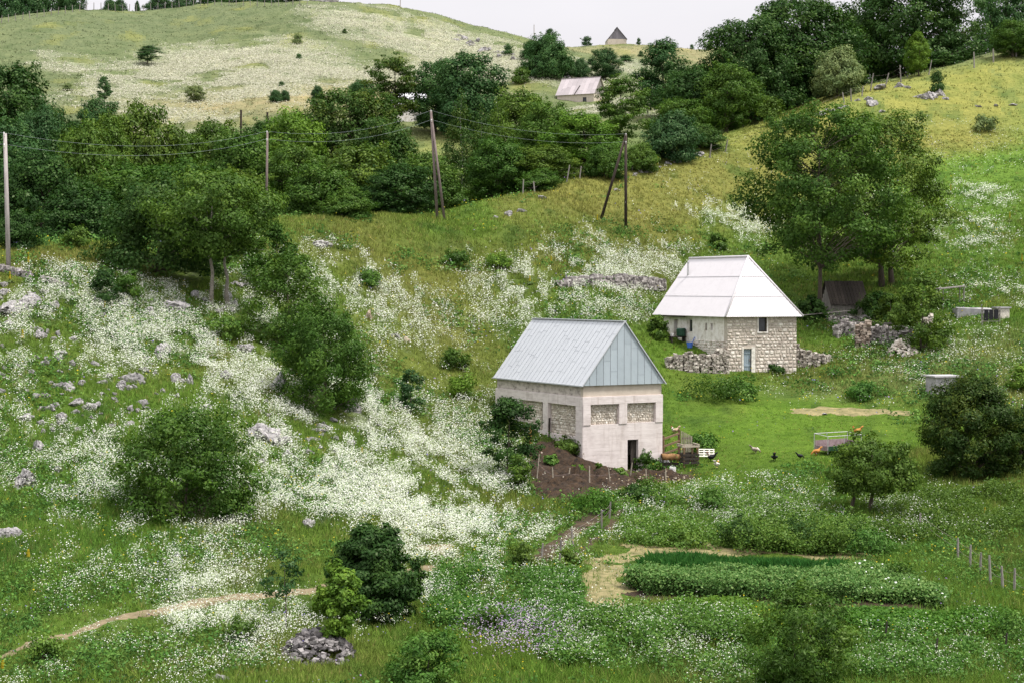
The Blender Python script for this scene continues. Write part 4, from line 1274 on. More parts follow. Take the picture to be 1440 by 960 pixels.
# ------------------------------------------------------------------ open plot beyond the elder bush
q = gp(1338, 430)
o = empty('plank_shelter', q, R_(12), 'grey plank canopy on thin posts by the pale slab', 'shelter')
t = MB(); t.box((-1.1, -.55, 1.45), (1.15, .55, 1.53), Matrix.Rotation(-.10, 4, 'Y')); t.build('canopy', M['wood_grey'], o)
for x, y in ((-.95, -.4), (.9, -.4), (-.9, .45), (.95, .45)):
    t = MB(); t.tube([(x, y, -.3), (x, y, 1.47 + x * .1)], .045, 6); t.build('post', M['wood_grey'], o)
q = gp(1368, 440)
t = MB(); t.box((-1.4, -.7, -.5), (1.5, .7, .34), jit=.09); t.box((-1.3, -.6, .33), (.2, .55, .42), jit=.05); o = t.build('concrete_slab', M['concrete_grey']); o.location = q; tag(o, 'pale broken concrete slab sunk in the grass by the plank canopy', 'slab')
q = gp(1408, 447)
o = empty('planter', q, R_(8), 'small stone block trough with a pale lid at the plot edge', 'trough')
t = MB(); t.box((-.5, -.4, -.3), (.5, .4, .75)); t.build('body', M['stone'], o)
t = MB(); t.box((-.62, -.5, .752), (.62, .5, .86)); t.build('lid', M['concrete_grey'], o)
q = gp(1394, 456)
o = empty('drying_rack', q, R_(10), 'low grey slatted rack hung with black clothes', 'rack')
t = MB()
for z in (.2, .5, .8, 1.05): t.box((-.75, -.03, z), (.75, .03, z + .07))
t.build('rails', M['wood_grey'], o)
for x in (-.72, .72):
    t = MB(); t.box((x - .06, .031, -.3), (x + .06, .12, 1.3)); t.build('post', M['wood_grey'], o)
for i, x in enumerate((-.45, -.05, .38)):
    t = MB(); t.box((x - .17, -.075, .30 + .05 * i), (x + .17, -.032, 1.13), jit=.02); t.box((x - .17, -.075, 1.131), (x + .17, .06, 1.15)); c_ = t.build('garment', M['cloth_black']); c_.parent = None
    c_.matrix_world = Matrix.Translation(q) @ Matrix.Rotation(R_(10), 4, 'Z')
    tag(c_, ['black cloth over the near end of the slatted rack, beside the slab', 'black cloth hanging in the middle of the slatted rack', 'black cloth on the slatted rack next to the stone trough'][i], 'cloth', 'black clothes on the slatted rack')

q = gp(1330, 556)
o = empty('concrete_box', q, R_(12), 'small grey block hut with a flat roof behind the round yew', 'block hut')
t = MB(); t.box((-.75, 0, -.5), (1.0, 1.5, 1.25)); t.build('wall', M['concrete_grey'], o)
t = MB(); stones(t, -.75, 1.0, -.4, 1.23, (.2, .22), (.38, .42), 0, .02, gap=.008, rough=.003); t.build('blocks', M['concrete_grey'], o)
t = MB(); t.box((-.88, -.15, 1.252), (1.18, 1.7, 1.35)); t.build('roof', M['concrete_grey'], o)
foot(q, R_(12), -.75, 1.25, 0, 1.6)

# ------------------------------------------------------------------ power line
def PR(px, py):
    """a point on the near ridge, never on the ground hidden behind it"""
    yr = float(np.interp(px, [0, 180, 405, 550, 690, 800, 880, 985, 1060, 1200, 1300, 1440], [107, 117, 131, 145, 162, 172, 181, 193, 208, 234, 246, 268]))
    q = P(px, py)
    return q if q.y < yr * 1.05 else G(px, yr * .99)


def top_at(px, py, base):                                  # point above a foot, at the foot's distance, seen at (px, py)
    return Vector(along(px, py, base.y))


def pole(name, base, top, r0, r1, mat, label, stay=None):
    o = empty(name, base, 0, label, 'power pole')
    d = top - base
    t = MB(); t.tube([-d * .06, d * .5, d], [r0, (r0 + r1) / 2, r1], 9); t.build('post', M[mat], o, smooth=True)
    if stay is not None:
        t = MB(); t.tube([stay - base - Vector((0, 0, .4)), d * .985], [r0 * .95, r1 * .9], 9); t.build('prop', M[mat], o, smooth=True)
    for k in (.985, .90):
        t = MB(); c = d * k
        t.tube([c + Vector((0, -.10, -.05)), c + Vector((0, -.22, -.02)), c + Vector((0, -.22, .10))], .018, 5); t.tube([c + Vector((0, -.22, .08)), c + Vector((0, -.22, .2))], [.045, .03], 7)
        t.build('insulator', M['plastic_white'], o)
    return d


B1 = P(12, 377); T1 = top_at(7, 188, B1); pole('power_pole', B1, T1, .15, .11, 'pole_grey', 'pale grey wooden pole standing by the low line of stones')
B2 = G(375, 138); T2 = top_at(376, 186, B2); pole('power_pole', B2, T2, .11, .085, 'pole_brown', 'brownish pole rising out of the leafy two-trunked tree')
B3 = PR(615, 296); T3 = top_at(606, 156, B3); S3 = B3 + Vector((.70, -.4, 0)); S3.z = float(zt(S3.x, S3.y)); pole('power_pole', B3, T3, .135, .10, 'pole_brown', 'tall brownish pole with a close leaning prop before the birches', S3)
B4 = P(880, 320); T4 = top_at(880, 189, B4); S4 = P(844, 307); pole('power_pole', B4, T4, .15, .12, 'pole_dark', 'dark brown pole with a wide slanting prop on the open slope', S4)
B5 = Vector((-44, 92, 12)); T5 = B5 + Vector((0, 0, 7.6))


def wire(a, b, sag, label, k):
    a = Vector(a); b = Vector(b); t = MB(); n = 14
    t.tube([a.lerp(b, i / n) - a + Vector((0, -.22, -sag * 4 * (i / n) * (1 - i / n))) for i in range(n + 1)], .007, 4)
    o = t.build('power_wire', M['wire']); o.location = a
    tag(o, label, 'wire', 'wires of the power line')


for k, nm in ((.985, 'upper'), (.90, 'lower')):
    up = Vector((0, 0, .15))
    w_ = lambda B, T: B.lerp(T, k) + up
    wire(w_(B5, T5), w_(B1, T1), .3, nm + ' wire running out of the picture from the pale pole by the stones', k)
    wire(w_(B1, T1), w_(B2, T2), 1.0, nm + ' wire between the pale pole and the pole in the leafy tree', k)
    wire(w_(B2, T2), w_(B3, T3), .9, nm + ' wire between the pole in the leafy tree and the propped pole before the birches', k)
    wire(w_(B3, T3), w_(B4, T4), .8, nm + ' wire between the pole before the birches and the dark slope pole', k)
for px, py, top, lab in ((563, 11, -4, 'hair-thin pole on the skyline of the flower hill, nearest the ruin'), (751, 60, 35, 'hair-thin pole on the skyline beside the dark thicket'), (943, 68, 54, 'hair-thin pole on the skyline between the pointed hut and the beeches')):
    q = P(px, py); t = MB(); tp = top_at(px, top, q); t.tube([Vector((0, 0, -1)), tp - q], [.14, .11], 6); o = t.build('skyline_pole', M['pole_grey']); o.location = q; tag(o, lab, 'power pole')
for px, top, lab in ((339, 155, 'dark post sticking out of the valley trees, first of two'), (376, 158, 'dark post sticking out of the valley trees right above the line pole')):
    q = G(px, 225); t = MB(); tp = top_at(px, top, q); t.tube([Vector((0, 0, -1)), tp - q], [.16, .14], 6); o = t.build('valley_pole', M['pole_dark']); o.location = q; tag(o, lab, 'power pole')


# ------------------------------------------------------------------ fences
def fence(name, spots, hts, label, mat='wood_grey', wires=(.5, .85), r=.05, lean=.12, cat='fence'):
    base = Vector(spots[0]); o = empty(name, base, 0, label, cat)
    tops = []
    for i, (s, h) in enumerate(zip(spots, hts)):
        s = Vector(s) - base
        d = Vector((random.uniform(-lean, lean), random.uniform(-lean, lean) * .5, 1)) * h
        t = MB(); t.tube([s - d * .15, s + d * .5, s + d], [r, r * random.uniform(.8, 1), r * .75], 6); t.build('post', M[mat], o); tops.append((s, d))
    if wires:
        t = MB()
        for k in wires:
            for (a, da), (c, dc) in zip(tops, tops[1:]):
                t.tube([a + da * k, (a + da * k).lerp(c + dc * k, .5) - Vector((0, 0, .05)), c + dc * k], .004, 3, cap=False)
        t.build('fence_wire', M['rust'], o)
    return o


fence('ridge_fence', [PR(x, y) for x, y in ((735, 268), (752, 262), (767, 260), (797, 256), (815, 252), (840, 249), (860, 246), (889, 240), (918, 232), (945, 226))],
      [1.5, 1.3, 1.2, 1.7, 1.3, 1.8, 1.6, 1.7, 1.6, 1.5], 'leaning grey post fence along the ridge below the valley trees', r=.085, lean=.2)
fence('ridge_fence', [PR(x, y) for x, y in ((998, 222), (1020, 214), (1187, 146), (1197, 143), (1212, 136), (1224, 128), (1246, 119), (1267, 116), (1276, 109), (1306, 106))],
      [1.5, 1.4, 1.5, 1.7, 1.4, 2.4, 1.6, 2.4, 1.6, 2.2], 'grey post fence climbing the ridge under the beeches', r=.10, lean=.25)
fence('ridge_fence', [PR(x, y) for x, y in ((1370, 96), (1397, 88), (1429, 80))], [2.3, 2.0, 2.0], 'three pale posts near the shrub on top of the steep slope', r=.12, lean=.05)
fence('hilltop_fence', [P(x, y) for x, y in zip(np.linspace(2, 432, 44), np.interp(np.linspace(2, 432, 44), [0, 60, 120, 200, 300, 380, 440], [33, 24, 15, 9, 8, 9, 10]))], [1.9] * 44,
      'long fence of small pale posts along the crest of the flower hill', wires=(.85,), r=.10, lean=.08)
fence('valley_fence', [P(x, y) for x, y in ((911, 163), (928, 158), (943, 155))], [1.9, 1.7, 1.6], 'three short pale posts in the field gap beside the maple', r=.11)
fence('garden_fence', [P(x, y) for x, y in ((1293, 744), (1347, 788), (1364, 802), (1378, 808), (1393, 824), (1410, 829), (1426, 838), (1445, 846))], [.8, 1.0, 1.1, .95, 1.25, .95, 1.1, 1.0],
      'row of grey garden fence posts beyond the potato bed', r=.055, lean=.06)
fence('garden_fence', [P(x, y) for x, y in ((1244, 908), (1316, 930), (1413, 922))], [.85, .8, .8], 'few thin dark stakes in the flowers in front of the low green bed', 'wood_dark', wires=(), r=.04)
fence('track_fence', [P(x, y) for x, y in ((762, 783), (787, 790), (806, 769), (846, 743), (857, 728))], [.6, .95, .85, .9, .8], 'short grey posts between the muddy track and the mown straw', r=.055, lean=.1)
fence('barnyard_fence', [P(x, y) for x, y in ((755, 672), (778, 683), (799, 678), (829, 685), (858, 680), (886, 672), (909, 678), (936, 676))], [1.3, 1.0, .8, 1.15, .85, .9, .75, .7], 'thin pale stakes fencing the manure heap below the barn', 'wood_pale', wires=(.6,), r=.04, lean=.15)
q = P(747, 624); t = MB(); t.tube([(0, 0, -.3), (-.07, 0, 1.05)], .075, 8); o = t.build('orange_post', M['wood_orange']); o.location = q; tag(o, 'short fresh orange wooden post by the barn side wall', 'post')
q = P(772, 614); t = MB(); t.tube([(0, 0, -.3), (.04, 0, 1.15)], .055, 8); o = t.build('dark_stake', M['wood_dark']); o.location = q; tag(o, 'dark stake standing against the rubble panel of the barn', 'stake')

# ------------------------------------------------------------------ farmyard
q = P(934, 655)
y0 = Vector(along(932, 655, 101.0)); y0.z = float(zt(y0.x, y0.y)); fe = Vector(along(955, 645, 103.2)); fe.z = float(zt(fe.x, fe.y))
o = empty('pen_fence', y0, 0, 'brown rail fence from the barn corner to the slatted gate', 'fence')
for k in (.75, 1.2, 1.65):
    t = MB(); t.bar((0, 0, k), fe - y0 + Vector((0, 0, k - .15)), .06, .11); t.build('rail', M['wood_brown'], o)
for f, h in ((0.03, 1.85), (1, 1.75)):
    t = MB(); t.tube([(fe - y0) * f + Vector((0, .06, -.4)), (fe - y0) * f + Vector((0, .06, h))], .08, 7); t.build('post', M['wood_brown'], o)
o = empty('slatted_gate', fe + Vector((.12, 0, 0)), R_(-12), 'pale slatted wooden gate between the rail fence and the crate', 'gate')
t = MB()
for i in range(7): t.box((i * .10, -.02, .25), (i * .10 + .065, .02, 1.65 - .05 * i))
t.build('slats', M['wood_pale'], o)
t = MB(); t.box((0, .021, .5), (.68, .05, .6)); t.box((0, .021, 1.15), (.68, .05, 1.25)); t.build('gate_rail', M['wood_brown'], o)
q = Vector(along(968, 668, 100.3)); q.z = float(zt(q.x, q.y))
o = empty('slatted_crate', q, R_(14), 'open wooden feeding crate of rough bars beside the slatted gate', 'crate')
for x in (-.42, .42):
    for y in (-.42, .5):
        t = MB(); t.box((x - .05, y - .05, -.2), (x + .05, y + .05, 1.12)); t.build('leg', M['wood_brown'], o)
t = MB()
for y in (-.42, .5): t.box((-.55, y - .03, 1.122), (.55, y + .03, 1.22))
for x in (-.5, .5): t.box((x - .04, -.45, 1.222), (x + .04, .55, 1.30))
t.build('top_rail', M['wood_pale'], o)
t = MB()
for z in (.15, .38, .6): t.box((-.5, -.50, z), (.5, -.472, z + .14)); t.box((-.5, .552, z), (.5, .58, z + .14)); t.box((-.50, -.46, z), (-.472, .54, z + .14)); t.box((.472, -.46, z), (.50, .54, z + .14))
t.build('side_boards', M['wood_dark'], o)
q = Vector(along(944, 668, 100.2)); q.z = float(zt(q.x, q.y))
o = empty('low_pen', q, R_(4), 'low dark wooden pen between the barn and the crate', 'pen')
for x in (-.5, .0, .5):
    t = MB(); t.box((x - .04, 0, -.2), (x + .04, .07, .78)); t.build('post', M['wood_dark'], o)
t = MB(); t.box((-.55, .071, .1), (.55, .10, .35)); t.box((-.55, .071, .48), (.55, .10, .66)); t.build('boards', M['wood_dark'], o)
mb = MB(); n = 12
for i in range(n + 1):
    x = -.55 + 1.1 * i / n
    for y, z in ((-.05, .52 + .05 * math.sin(i * 1.7)), (-.03, .80 + .03 * math.sin(i * 1.1)), (.05, .85 + .03 * math.sin(i)), (.42, .83 + .03 * math.cos(i * .9)), (.5, .60)): mb.v.append((x, y, z))
for i in range(n):
    for j in range(4): k = i * 5 + j; mb.f.append([k, k + 5, k + 6, k + 1]); mb.t.append(random.random())
o = mb.build('sacking', M['sacking'], smooth=True); o.location = q; o.rotation_euler.z = R_(4); tag(o, 'brown sacking thrown over the low dark pen by the barn', 'sacking')
sol = o.modifiers.new('thickness', 'SOLIDIFY'); sol.thickness = .03
q = Vector(along(929, 652, 100.9)); q.z = float(zt(q.x, q.y))
mb = MB(); mb.tube([(-.1, 0, 0), (0, 0, .25), (.05, 0, .5), (.1, .0, .68)], [.34, .36, .28, .08], 9); mb.tube([(.3, -.1, 0), (.32, -.1, .3), (.34, -.1, .5)], [.25, .26, .10], 8)
o = mb.build('filled_sack', M['plastic_white'], smooth=True); o.location = q; tag(o, 'pale filled sacks slumped at the barn corner by the rail fence', 'sack')
q = Vector(along(946, 672, 98.6)); q.z = float(zt(q.x, q.y))
o = empty('bucket', q, 0, 'white plastic bucket in the weeds in front of the low dark pen', 'bucket')
t = MB(); t.tube([(0, 0, 0), (0, 0, .42), (0, 0, .45)], [.15, .19, .2], 14); t.build('body', M['plastic_white'], o)
t = MB(); t.tube([(-.19, 0, .43), (-.12, .1, .52), (0, .14, .54), (.12, .1, .52), (.19, 0, .43)], .01, 5); t.build('handle', M['steel'], o)
q = Vector(along(993, 650, 101.5)); q.z = float(zt(q.x, q.y))
o = empty('white_pallet', q, R_(-6), 'flaking white pallet frame propped in the grass near the black hen', 'pallet')
Tm = Matrix.Rotation(.42, 4, 'X')
t = MB()
for x in (-.48, -.16, .16, .42): t.box((x, 0, .12), (x + .07, .9, .18), Tm)
t.build('runner', M['white_paint'], o)
t = MB()
for y in (0, .28, .56, .82): t.box((-.5, y, .182), (.5, y + .10, .21), Tm)
t.build('deck_boards', M['white_paint'], o)
for x in (-.46, .46):
    t = MB(); t.bar((x, .05, -.2), (x, .08, .2), .05); t.bar((x, .8, -.2), (x, .8, .5), .05); t.build('leg', M['white_paint'], o)
t = MB(); t.tube([(-.55, -.2, -.1), (-.58, -.15, .25), (-.45, .1, .34)], .02, 5); t.build('hose', M['plastic_white'], o)

# old trailer body
q = Vector(along(1178, 640, 101)); q.z = float(zt(q.x, q.y))
o = empty('trailer_bed', q, R_(31), 'rusty mauve trailer body with a pale pipe frame round it', 'trailer')
t = MB(); t.box((-1.25, -.55, .25), (1.25, .55, .30)); t.build('floor_sheet', M['rust'], o)
t = MB(); t.box((-1.25, .551, .25), (1.25, .59, .70)); t.build('side_sheet', M['rust'], o)
t = MB(); t.box((-1.25, -.59, .15), (1.25, -.551, .42)); t.build('side_sheet', M['plastic_green'], o)
for x in (-1.29, 1.25): t = MB(); t.box((x, -.55, .15), (x + .04, .55, .62 if x > 0 else .42)); t.build('end_sheet', M['rust'], o)
t = MB()
cs_ = [(-1.3, -.6, 1.0), (1.3, -.6, 1.0), (1.3, .6, 1.1), (-1.3, .6, 1.1)]
for i in range(4): t.tube([cs_[i], cs_[(i + 1) % 4]], .019, 6)
for x, y, z in cs_: t.tube([(x, y, 0), (x, y, z)], .024, 6)
t.tube([(0, -.6, .2), (0, -.6, 1.0)], .02, 6)
t.build('pipe_frame', M['steel'], o)
for s_ in (-1, 1):
    w = empty('wheel', (0, 0, 0)); w.parent = o; w.location = (0, .72 * s_, .27)
    t = MB(); t.tube([(0, -.08, 0), (0, -.06, 0), (0, .06, 0), (0, .08, 0)], [.22, .30, .30, .22], 16); t.build('tyre', M['cloth_black'], w)
    t = MB(); t.tube([(0, -.085, 0), (0, .085, 0)], .15, 12); t.build('rim', M['rust'], w)


# ------------------------------------------------------------------ hens
def feather(name, a, b):
    return mat_simple(name, a, b, 9, tint=.25, bump=.3, rough=.8)


M['comb'] = mat_simple('red_comb', (.38, .02, .02), (.5, .04, .03), 4, tint=0, bump=0)
M['hen_leg'] = mat_simple('yellow_leg', (.42, .28, .06), (.5, .34, .09), 4, tint=0, bump=0)
HEN = {'tan': feather('tan_feathers', (.30, .20, .12), (.50, .38, .26)), 'speckled': feather('speckled_feathers', (.10, .06, .04), (.50, .44, .38)), 'black': feather('black_feathers', (.008, .008, .010), (.022, .022, .028)),
       'orange': feather('orange_feathers', (.36, .14, .03), (.52, .25, .06)), 'white': feather('white_feathers', (.62, .55, .46), (.78, .74, .68))}


def hen(px, py, yaw, body, neck, label, head_down=False, sc=1.0):
    q = P(px, py); sc *= .9
    o = empty('hen', q, yaw, label, 'hen', 'hens pecking in the yard'); o.scale = (sc,) * 3
    t = MB()
    if head_down: nk = [(.13, 0, .27), (.20, 0, .24), (.27, 0, .16), (.31, 0, .11), (.34, 0, .06)]
    else: nk = [(.13, 0, .27), (.17, 0, .36), (.19, 0, .44), (.225, 0, .455), (.275, 0, .44)]
    t.tube([(-.30, 0, .46), (-.25, 0, .40), (-.17, 0, .32), (-.08, 0, .26), (.03, 0, .235), (.10, 0, .25)] + nk, [.012, .045, .085, .125, .135, .115, .085, .052, .046, .042, .010], 10)
    for a in (-.35, 0, .35): t.tube([(-.18, 0, .33), (-.28, .10 * a, .44), (-.36, .28 * a, .52)], [.05, .045, .012], 6)
    for s_ in (-1, 1):
        t.tube([(.11, .10 * s_, .27), (.0, .135 * s_, .26), (-.17, .10 * s_, .29)], [.03, .07, .015], 6)
        t.tube([(.03, .05 * s_, .16), (.035, .05 * s_, .09), (.02, .05 * s_, .0), (.09, .06 * s_, -.005)], [.035, .014, .013, .008], 5)
    t.build('body', HEN[body], o, smooth=True)
    t = MB(); c = Vector(nk[3])
    for k in range(3): t.tube([c + Vector((-.03 + .025 * k, 0, .03)), c + Vector((-.035 + .025 * k, 0, .075))], [.016, .006], 5)
    t.tube([c + Vector((.03, 0, -.02)), c + Vector((.035, 0, -.06))], [.014, .008], 5); t.build('comb', M['comb'], o)
    t = MB()
    for s_ in (-1, 1): t.tube([c + Vector((.012, .036 * s_, .008)), c + Vector((.012, .043 * s_, .008))], .009, 6)
    t.build('eye', M['cloth_black'], o)
    if neck != body:
        t = MB(); t.tube([(.09, 0, .26), Vector(nk[0]) + Vector((0, 0, .01)), nk[1], nk[2]], [.09, .095, .062, .05], 9); t.build('neck_hackle', HEN[neck], o, smooth=True)
    return o


hen(949, 610, R_(200), 'tan', 'white', 'pale tan hen in the tall weeds by the barn corner', sc=1.15)
hen(1062, 637, R_(10), 'speckled', 'white', 'brown and white speckled hen in the middle of the short grass', True, 1.1)
hen(1089, 648, R_(80), 'black', 'black', 'black hen seen from behind on the short grass', sc=1.15)
hen(1125, 645, R_(20), 'black', 'black', 'small slate black hen at the edge of the flowers', True, .9)
hen(1148, 640, R_(200), 'orange', 'orange', 'orange hen pecking at the end of the rusty trailer', True, 1.15)
hen(1205, 611, R_(185), 'orange', 'orange', 'orange hen with raised tail beyond the rusty trailer', sc=1.2)
hen(1000, 648, R_(160), 'black', 'speckled', 'black hen with a light neck under the white pallet', sc=1.2)
hen(1008, 658, R_(60), 'white', 'orange', 'white and orange hen beside the white pallet', sc=1.1)


# ------------------------------------------------------------------ paths, soil and straw: thin sheets draped on the ground
def drape(name, poly, mat, label, step=.5, dz=.03, edge=.45, kind='structure', lump=0, seed=1, frac=.06):
    W = world_poly(poly); TRACKS.append((W, frac)); lo, hi = W.min(0) - 1, W.max(0) + 1
    xs = np.arange(lo[0], hi[0], step); ys = np.arange(lo[1], hi[1], step)
    X, Y = np.meshgrid(xs, ys)
    X = X + rng.uniform(-.2, .2, X.shape) * step; Y = Y + rng.uniform(-.2, .2, X.shape) * step
    n = fbm(X / 1.1, Y / 1.1, 200 + seed) - .5
    d = seg_dist(X, Y, W); s = np.where(in_poly(X, Y, W), d, -d) + n * edge * 3.2
    Z = zt(X, Y) + np.clip(s * .12, -.12, dz) + (np.clip(s / 2.2, 0, 1) ** .7 * lump * (.55 + n * 1.1 + 2.2 * (fbm(X / .45, Y / .45, 230) - .5)) if lump else 0)
    keep = s > -.25
    ny, nx = X.shape
    i = (np.arange(ny - 1)[:, None] * nx + np.arange(nx - 1)[None]).ravel()
    f = np.stack([i, i + 1, i + nx + 1, i + nx], -1)
    f = f[keep.ravel()[f].all(1)]
    o = np_mesh(name, np.stack([X, Y, Z], -1).reshape(-1, 3), f, [M[mat]], smooth=True)
    return tag(o, label, None, None, kind)


drape('path', [(0, 917), (60, 895), (140, 870), (230, 850), (300, 840), (430, 826), (520, 808), (600, 796), (690, 791), (690, 797), (600, 803), (520, 816), (430, 834), (310, 847), (240, 858), (150, 879), (70, 904), (0, 928)], 'dust', 'narrow pale earth path crossing the meadow', .22, .03, .42, seed=1, frac=.10)
drape('muddy_track', [(738, 786), (788, 750), (838, 716), (885, 692), (894, 699), (852, 725), (807, 758), (762, 794)], 'mudtrack', 'dark muddy cart track climbing to the barn', .2, .05, .3, seed=2, frac=.03)
drape('muddy_track', [(790, 790), (838, 752), (870, 716), (880, 712), (885, 716), (845, 758), (800, 792)], 'mudtrack', 'second rut of the cart track beside the short posts', .2, .04, .25, seed=12, frac=.03)
drape('soil', [(738, 640), (760, 624), (795, 620), (822, 648), (880, 663), (972, 663), (976, 672), (905, 677), (872, 684), (850, 690), (815, 700), (790, 702), (757, 692)], 'soil', 'dark manure and bare soil heaped below the barn', .16, .05, .5, lump=.6, seed=3, frac=.12)
drape('straw', [(812, 805), (838, 778), (880, 764), (960, 766), (1100, 770), (1240, 778), (1236, 786), (1110, 781), (960, 777), (892, 786), (878, 812), (902, 838), (900, 872), (850, 868), (808, 848)], 'straw', 'strip of mown yellow straw round the vegetable beds', .22, .04, .85, seed=4, frac=.35)
drape('straw', [(1110, 574), (1180, 571), (1290, 577), (1290, 586), (1200, 585), (1112, 580)], 'straw', 'pale bare strip of mown hay across the pasture', .25, .03, .6, seed=5, frac=.4)
drape('bare_earth', [(585, 768), (640, 764), (650, 776), (610, 782)], 'dust', 'small orange patch of bare earth below the flowers', .25, .04, .3, seed=6)


# ------------------------------------------------------------------ vegetable beds
def bed(name, poly, hgt, mat, label, cat, n, leaf=.07, blades=False, flowers=0, seed=1, rowgap=.45, wild=0.0):
    r = np.random.default_rng(seed)
    W = world_poly(poly); lo, hi = W.min(0), W.max(0)
    x = r.uniform(lo[0], hi[0], n * 3); y = r.uniform(lo[1], hi[1], n * 3)
    y = np.round(y / rowgap) * rowgap + r.normal(0, rowgap * .17, n * 3)       # planted in rows
    nn = fbm(x / 1.2, y / 1.2, 300 + seed) - .5
    if wild:
        n1_ = fbm(x / 2.0, y / 4.0, 320 + seed)
        k = r.random(n * 3) < soft(x + nn * 3, y + (n1_ - .5) * 6, W, wild) * np.clip((n1_ - .36) * 5, .05, 1)
    else:
        k = in_poly(x + nn * .5, y + nn * .7, W)
    x, y = x[k][:n], y[k][:n]; n = len(x)
    h = hgt * (.75 + .55 * fbm(x / .8, y / .8, 310 + seed)) * r.uniform(.8, 1.1, n)
    if wild: h *= np.clip(.35 + 1.3 * fbm(x / 1.6, y / 3, 330 + seed), .3, 1.4) * r.uniform(.6, 1.25, n)
    z0 = zt(x, y)
    o = empty(name, (float(x.mean()), float(y.mean()), float(z0.mean())), 0, label, cat)
    org = np.array(o.location)
    if blades:
        per = 9; T = n * per
        X = np.repeat(x, per) + r.normal(0, .05, T); Y = np.repeat(y, per) + r.normal(0, .05, T); Z = np.repeat(z0, per) - .05
        H = np.repeat(h, per) * r.uniform(.6, 1.1, T); th = r.uniform(0, 6.28, T); a = r.uniform(0, 6.28, T); le = np.abs(r.normal(0, .28, T)) * H; w = .026 * r.uniform(.7, 1.3, T)
        v = np.empty((T, 4, 3), np.float32)
        v[:, 0] = np.stack([X - np.cos(th) * w, Y - np.sin(th) * w, Z], -1); v[:, 1] = np.stack([X + np.cos(th) * w, Y + np.sin(th) * w, Z], -1)
        v[:, 2] = np.stack([X + np.cos(th) * w * .6 + np.cos(a) * le * .5, Y + np.sin(th) * w * .6 + np.sin(a) * le * .5, Z + H * .75], -1)
        v[:, 3] = np.stack([X + np.cos(a) * le, Y + np.sin(a) * le, Z + H], -1)
        v = v.reshape(-1, 3); f = np.arange(T * 4).reshape(T, 4)
    else:
        per = 22; T = n * per
        t = r.random(T) ** .6
        c = np.stack([np.repeat(x, per) + r.normal(0, .13, T), np.repeat(y, per) + r.normal(0, .13, T), np.repeat(z0, per) + t * np.repeat(h, per)], -1)
        v, f = leaf_cards(c, r.normal(0, .6, (T, 3)) + np.array((0, -.3, .8)), leaf * r.uniform(.6, 1.3, T), r, .7)
    np_mesh('leaves', v - org, f, [M[mat]], o, fattr={'tint': np.clip(r.random(T) * .6 + np.repeat(r.random(n), per) * .4, 0, 1)})
    if flowers:
        i = r.integers(0, n, flowers); fs = .05 if flowers < 100 else .024
        c = np.stack([x[i] + r.normal(0, .1, flowers), y[i] + r.normal(0, .1, flowers), z0[i] + h[i] + .04], -1)
        v, f = leaf_cards(c, r.normal(0, .4, (flowers, 3)) + np.array((0, -.4, 1)), fs * r.uniform(.7, 1.3, flowers), r, 1)
        np_mesh('blossom', v - org, f, [M['petal']], o, fattr={'col': np.tile([.8, .8, .76] if flowers < 100 else [.62, .65, .52], (flowers, 1)) * r.uniform(.75, 1.1, (flowers, 1))})
    return o


drape('soil', [(868, 834), (885, 812), (910, 797), (1190, 799), (1325, 842), (1330, 866), (1195, 858), (1000, 850)], 'soil', 'dark tilled soil between the vegetable rows', .25, .03, .25, seed=7, frac=.03)
bed('leek_bed', [(898, 806), (925, 796), (1180, 802), (1190, 811), (1000, 811)], .66, 'leaf_leek', 'bed of upright blue-green onion leaves at the back of the garden', 'vegetable bed', 2600, blades=True, seed=1)
bed('bean_bed', [(876, 830), (888, 817), (1000, 816), (1185, 822), (1225, 838), (1200, 850), (1000, 844)], .80, 'leaf_crop', 'tall pale green bean bed along the middle of the garden', 'vegetable bed', 3400, .05, seed=2, rowgap=1.05)
bed('potato_bed', [(1190, 808), (1240, 808), (1326, 842), (1325, 858), (1210, 846), (1180, 815)], .55, 'leaf_crop', 'potato bed dotted with white blossom on the fence side of the garden', 'vegetable bed', 2300, .055, flowers=45, seed=3, rowgap=.6)
bed('clover_bed', [(915, 870), (950, 852), (1040, 850), (1075, 868), (1040, 884), (940, 884)], .30, 'leaf_bright', 'low bright green bed in front of the tall beans', 'vegetable bed', 1300, .06, seed=4)
bed('clover_bed', [(1195, 866), (1330, 866), (1420, 868), (1410, 894), (1280, 890), (1200, 886)], .32, 'leaf_bright', 'long low green bed at the foot of the potato bed', 'vegetable bed', 2000, .06, seed=5)
bed('clover_bed', [(805, 880), (830, 870), (875, 874), (870, 892), (820, 894)], .22, 'leaf_bright', 'small low green square at the end of the mown straw', 'vegetable bed', 420, .06, seed=6)

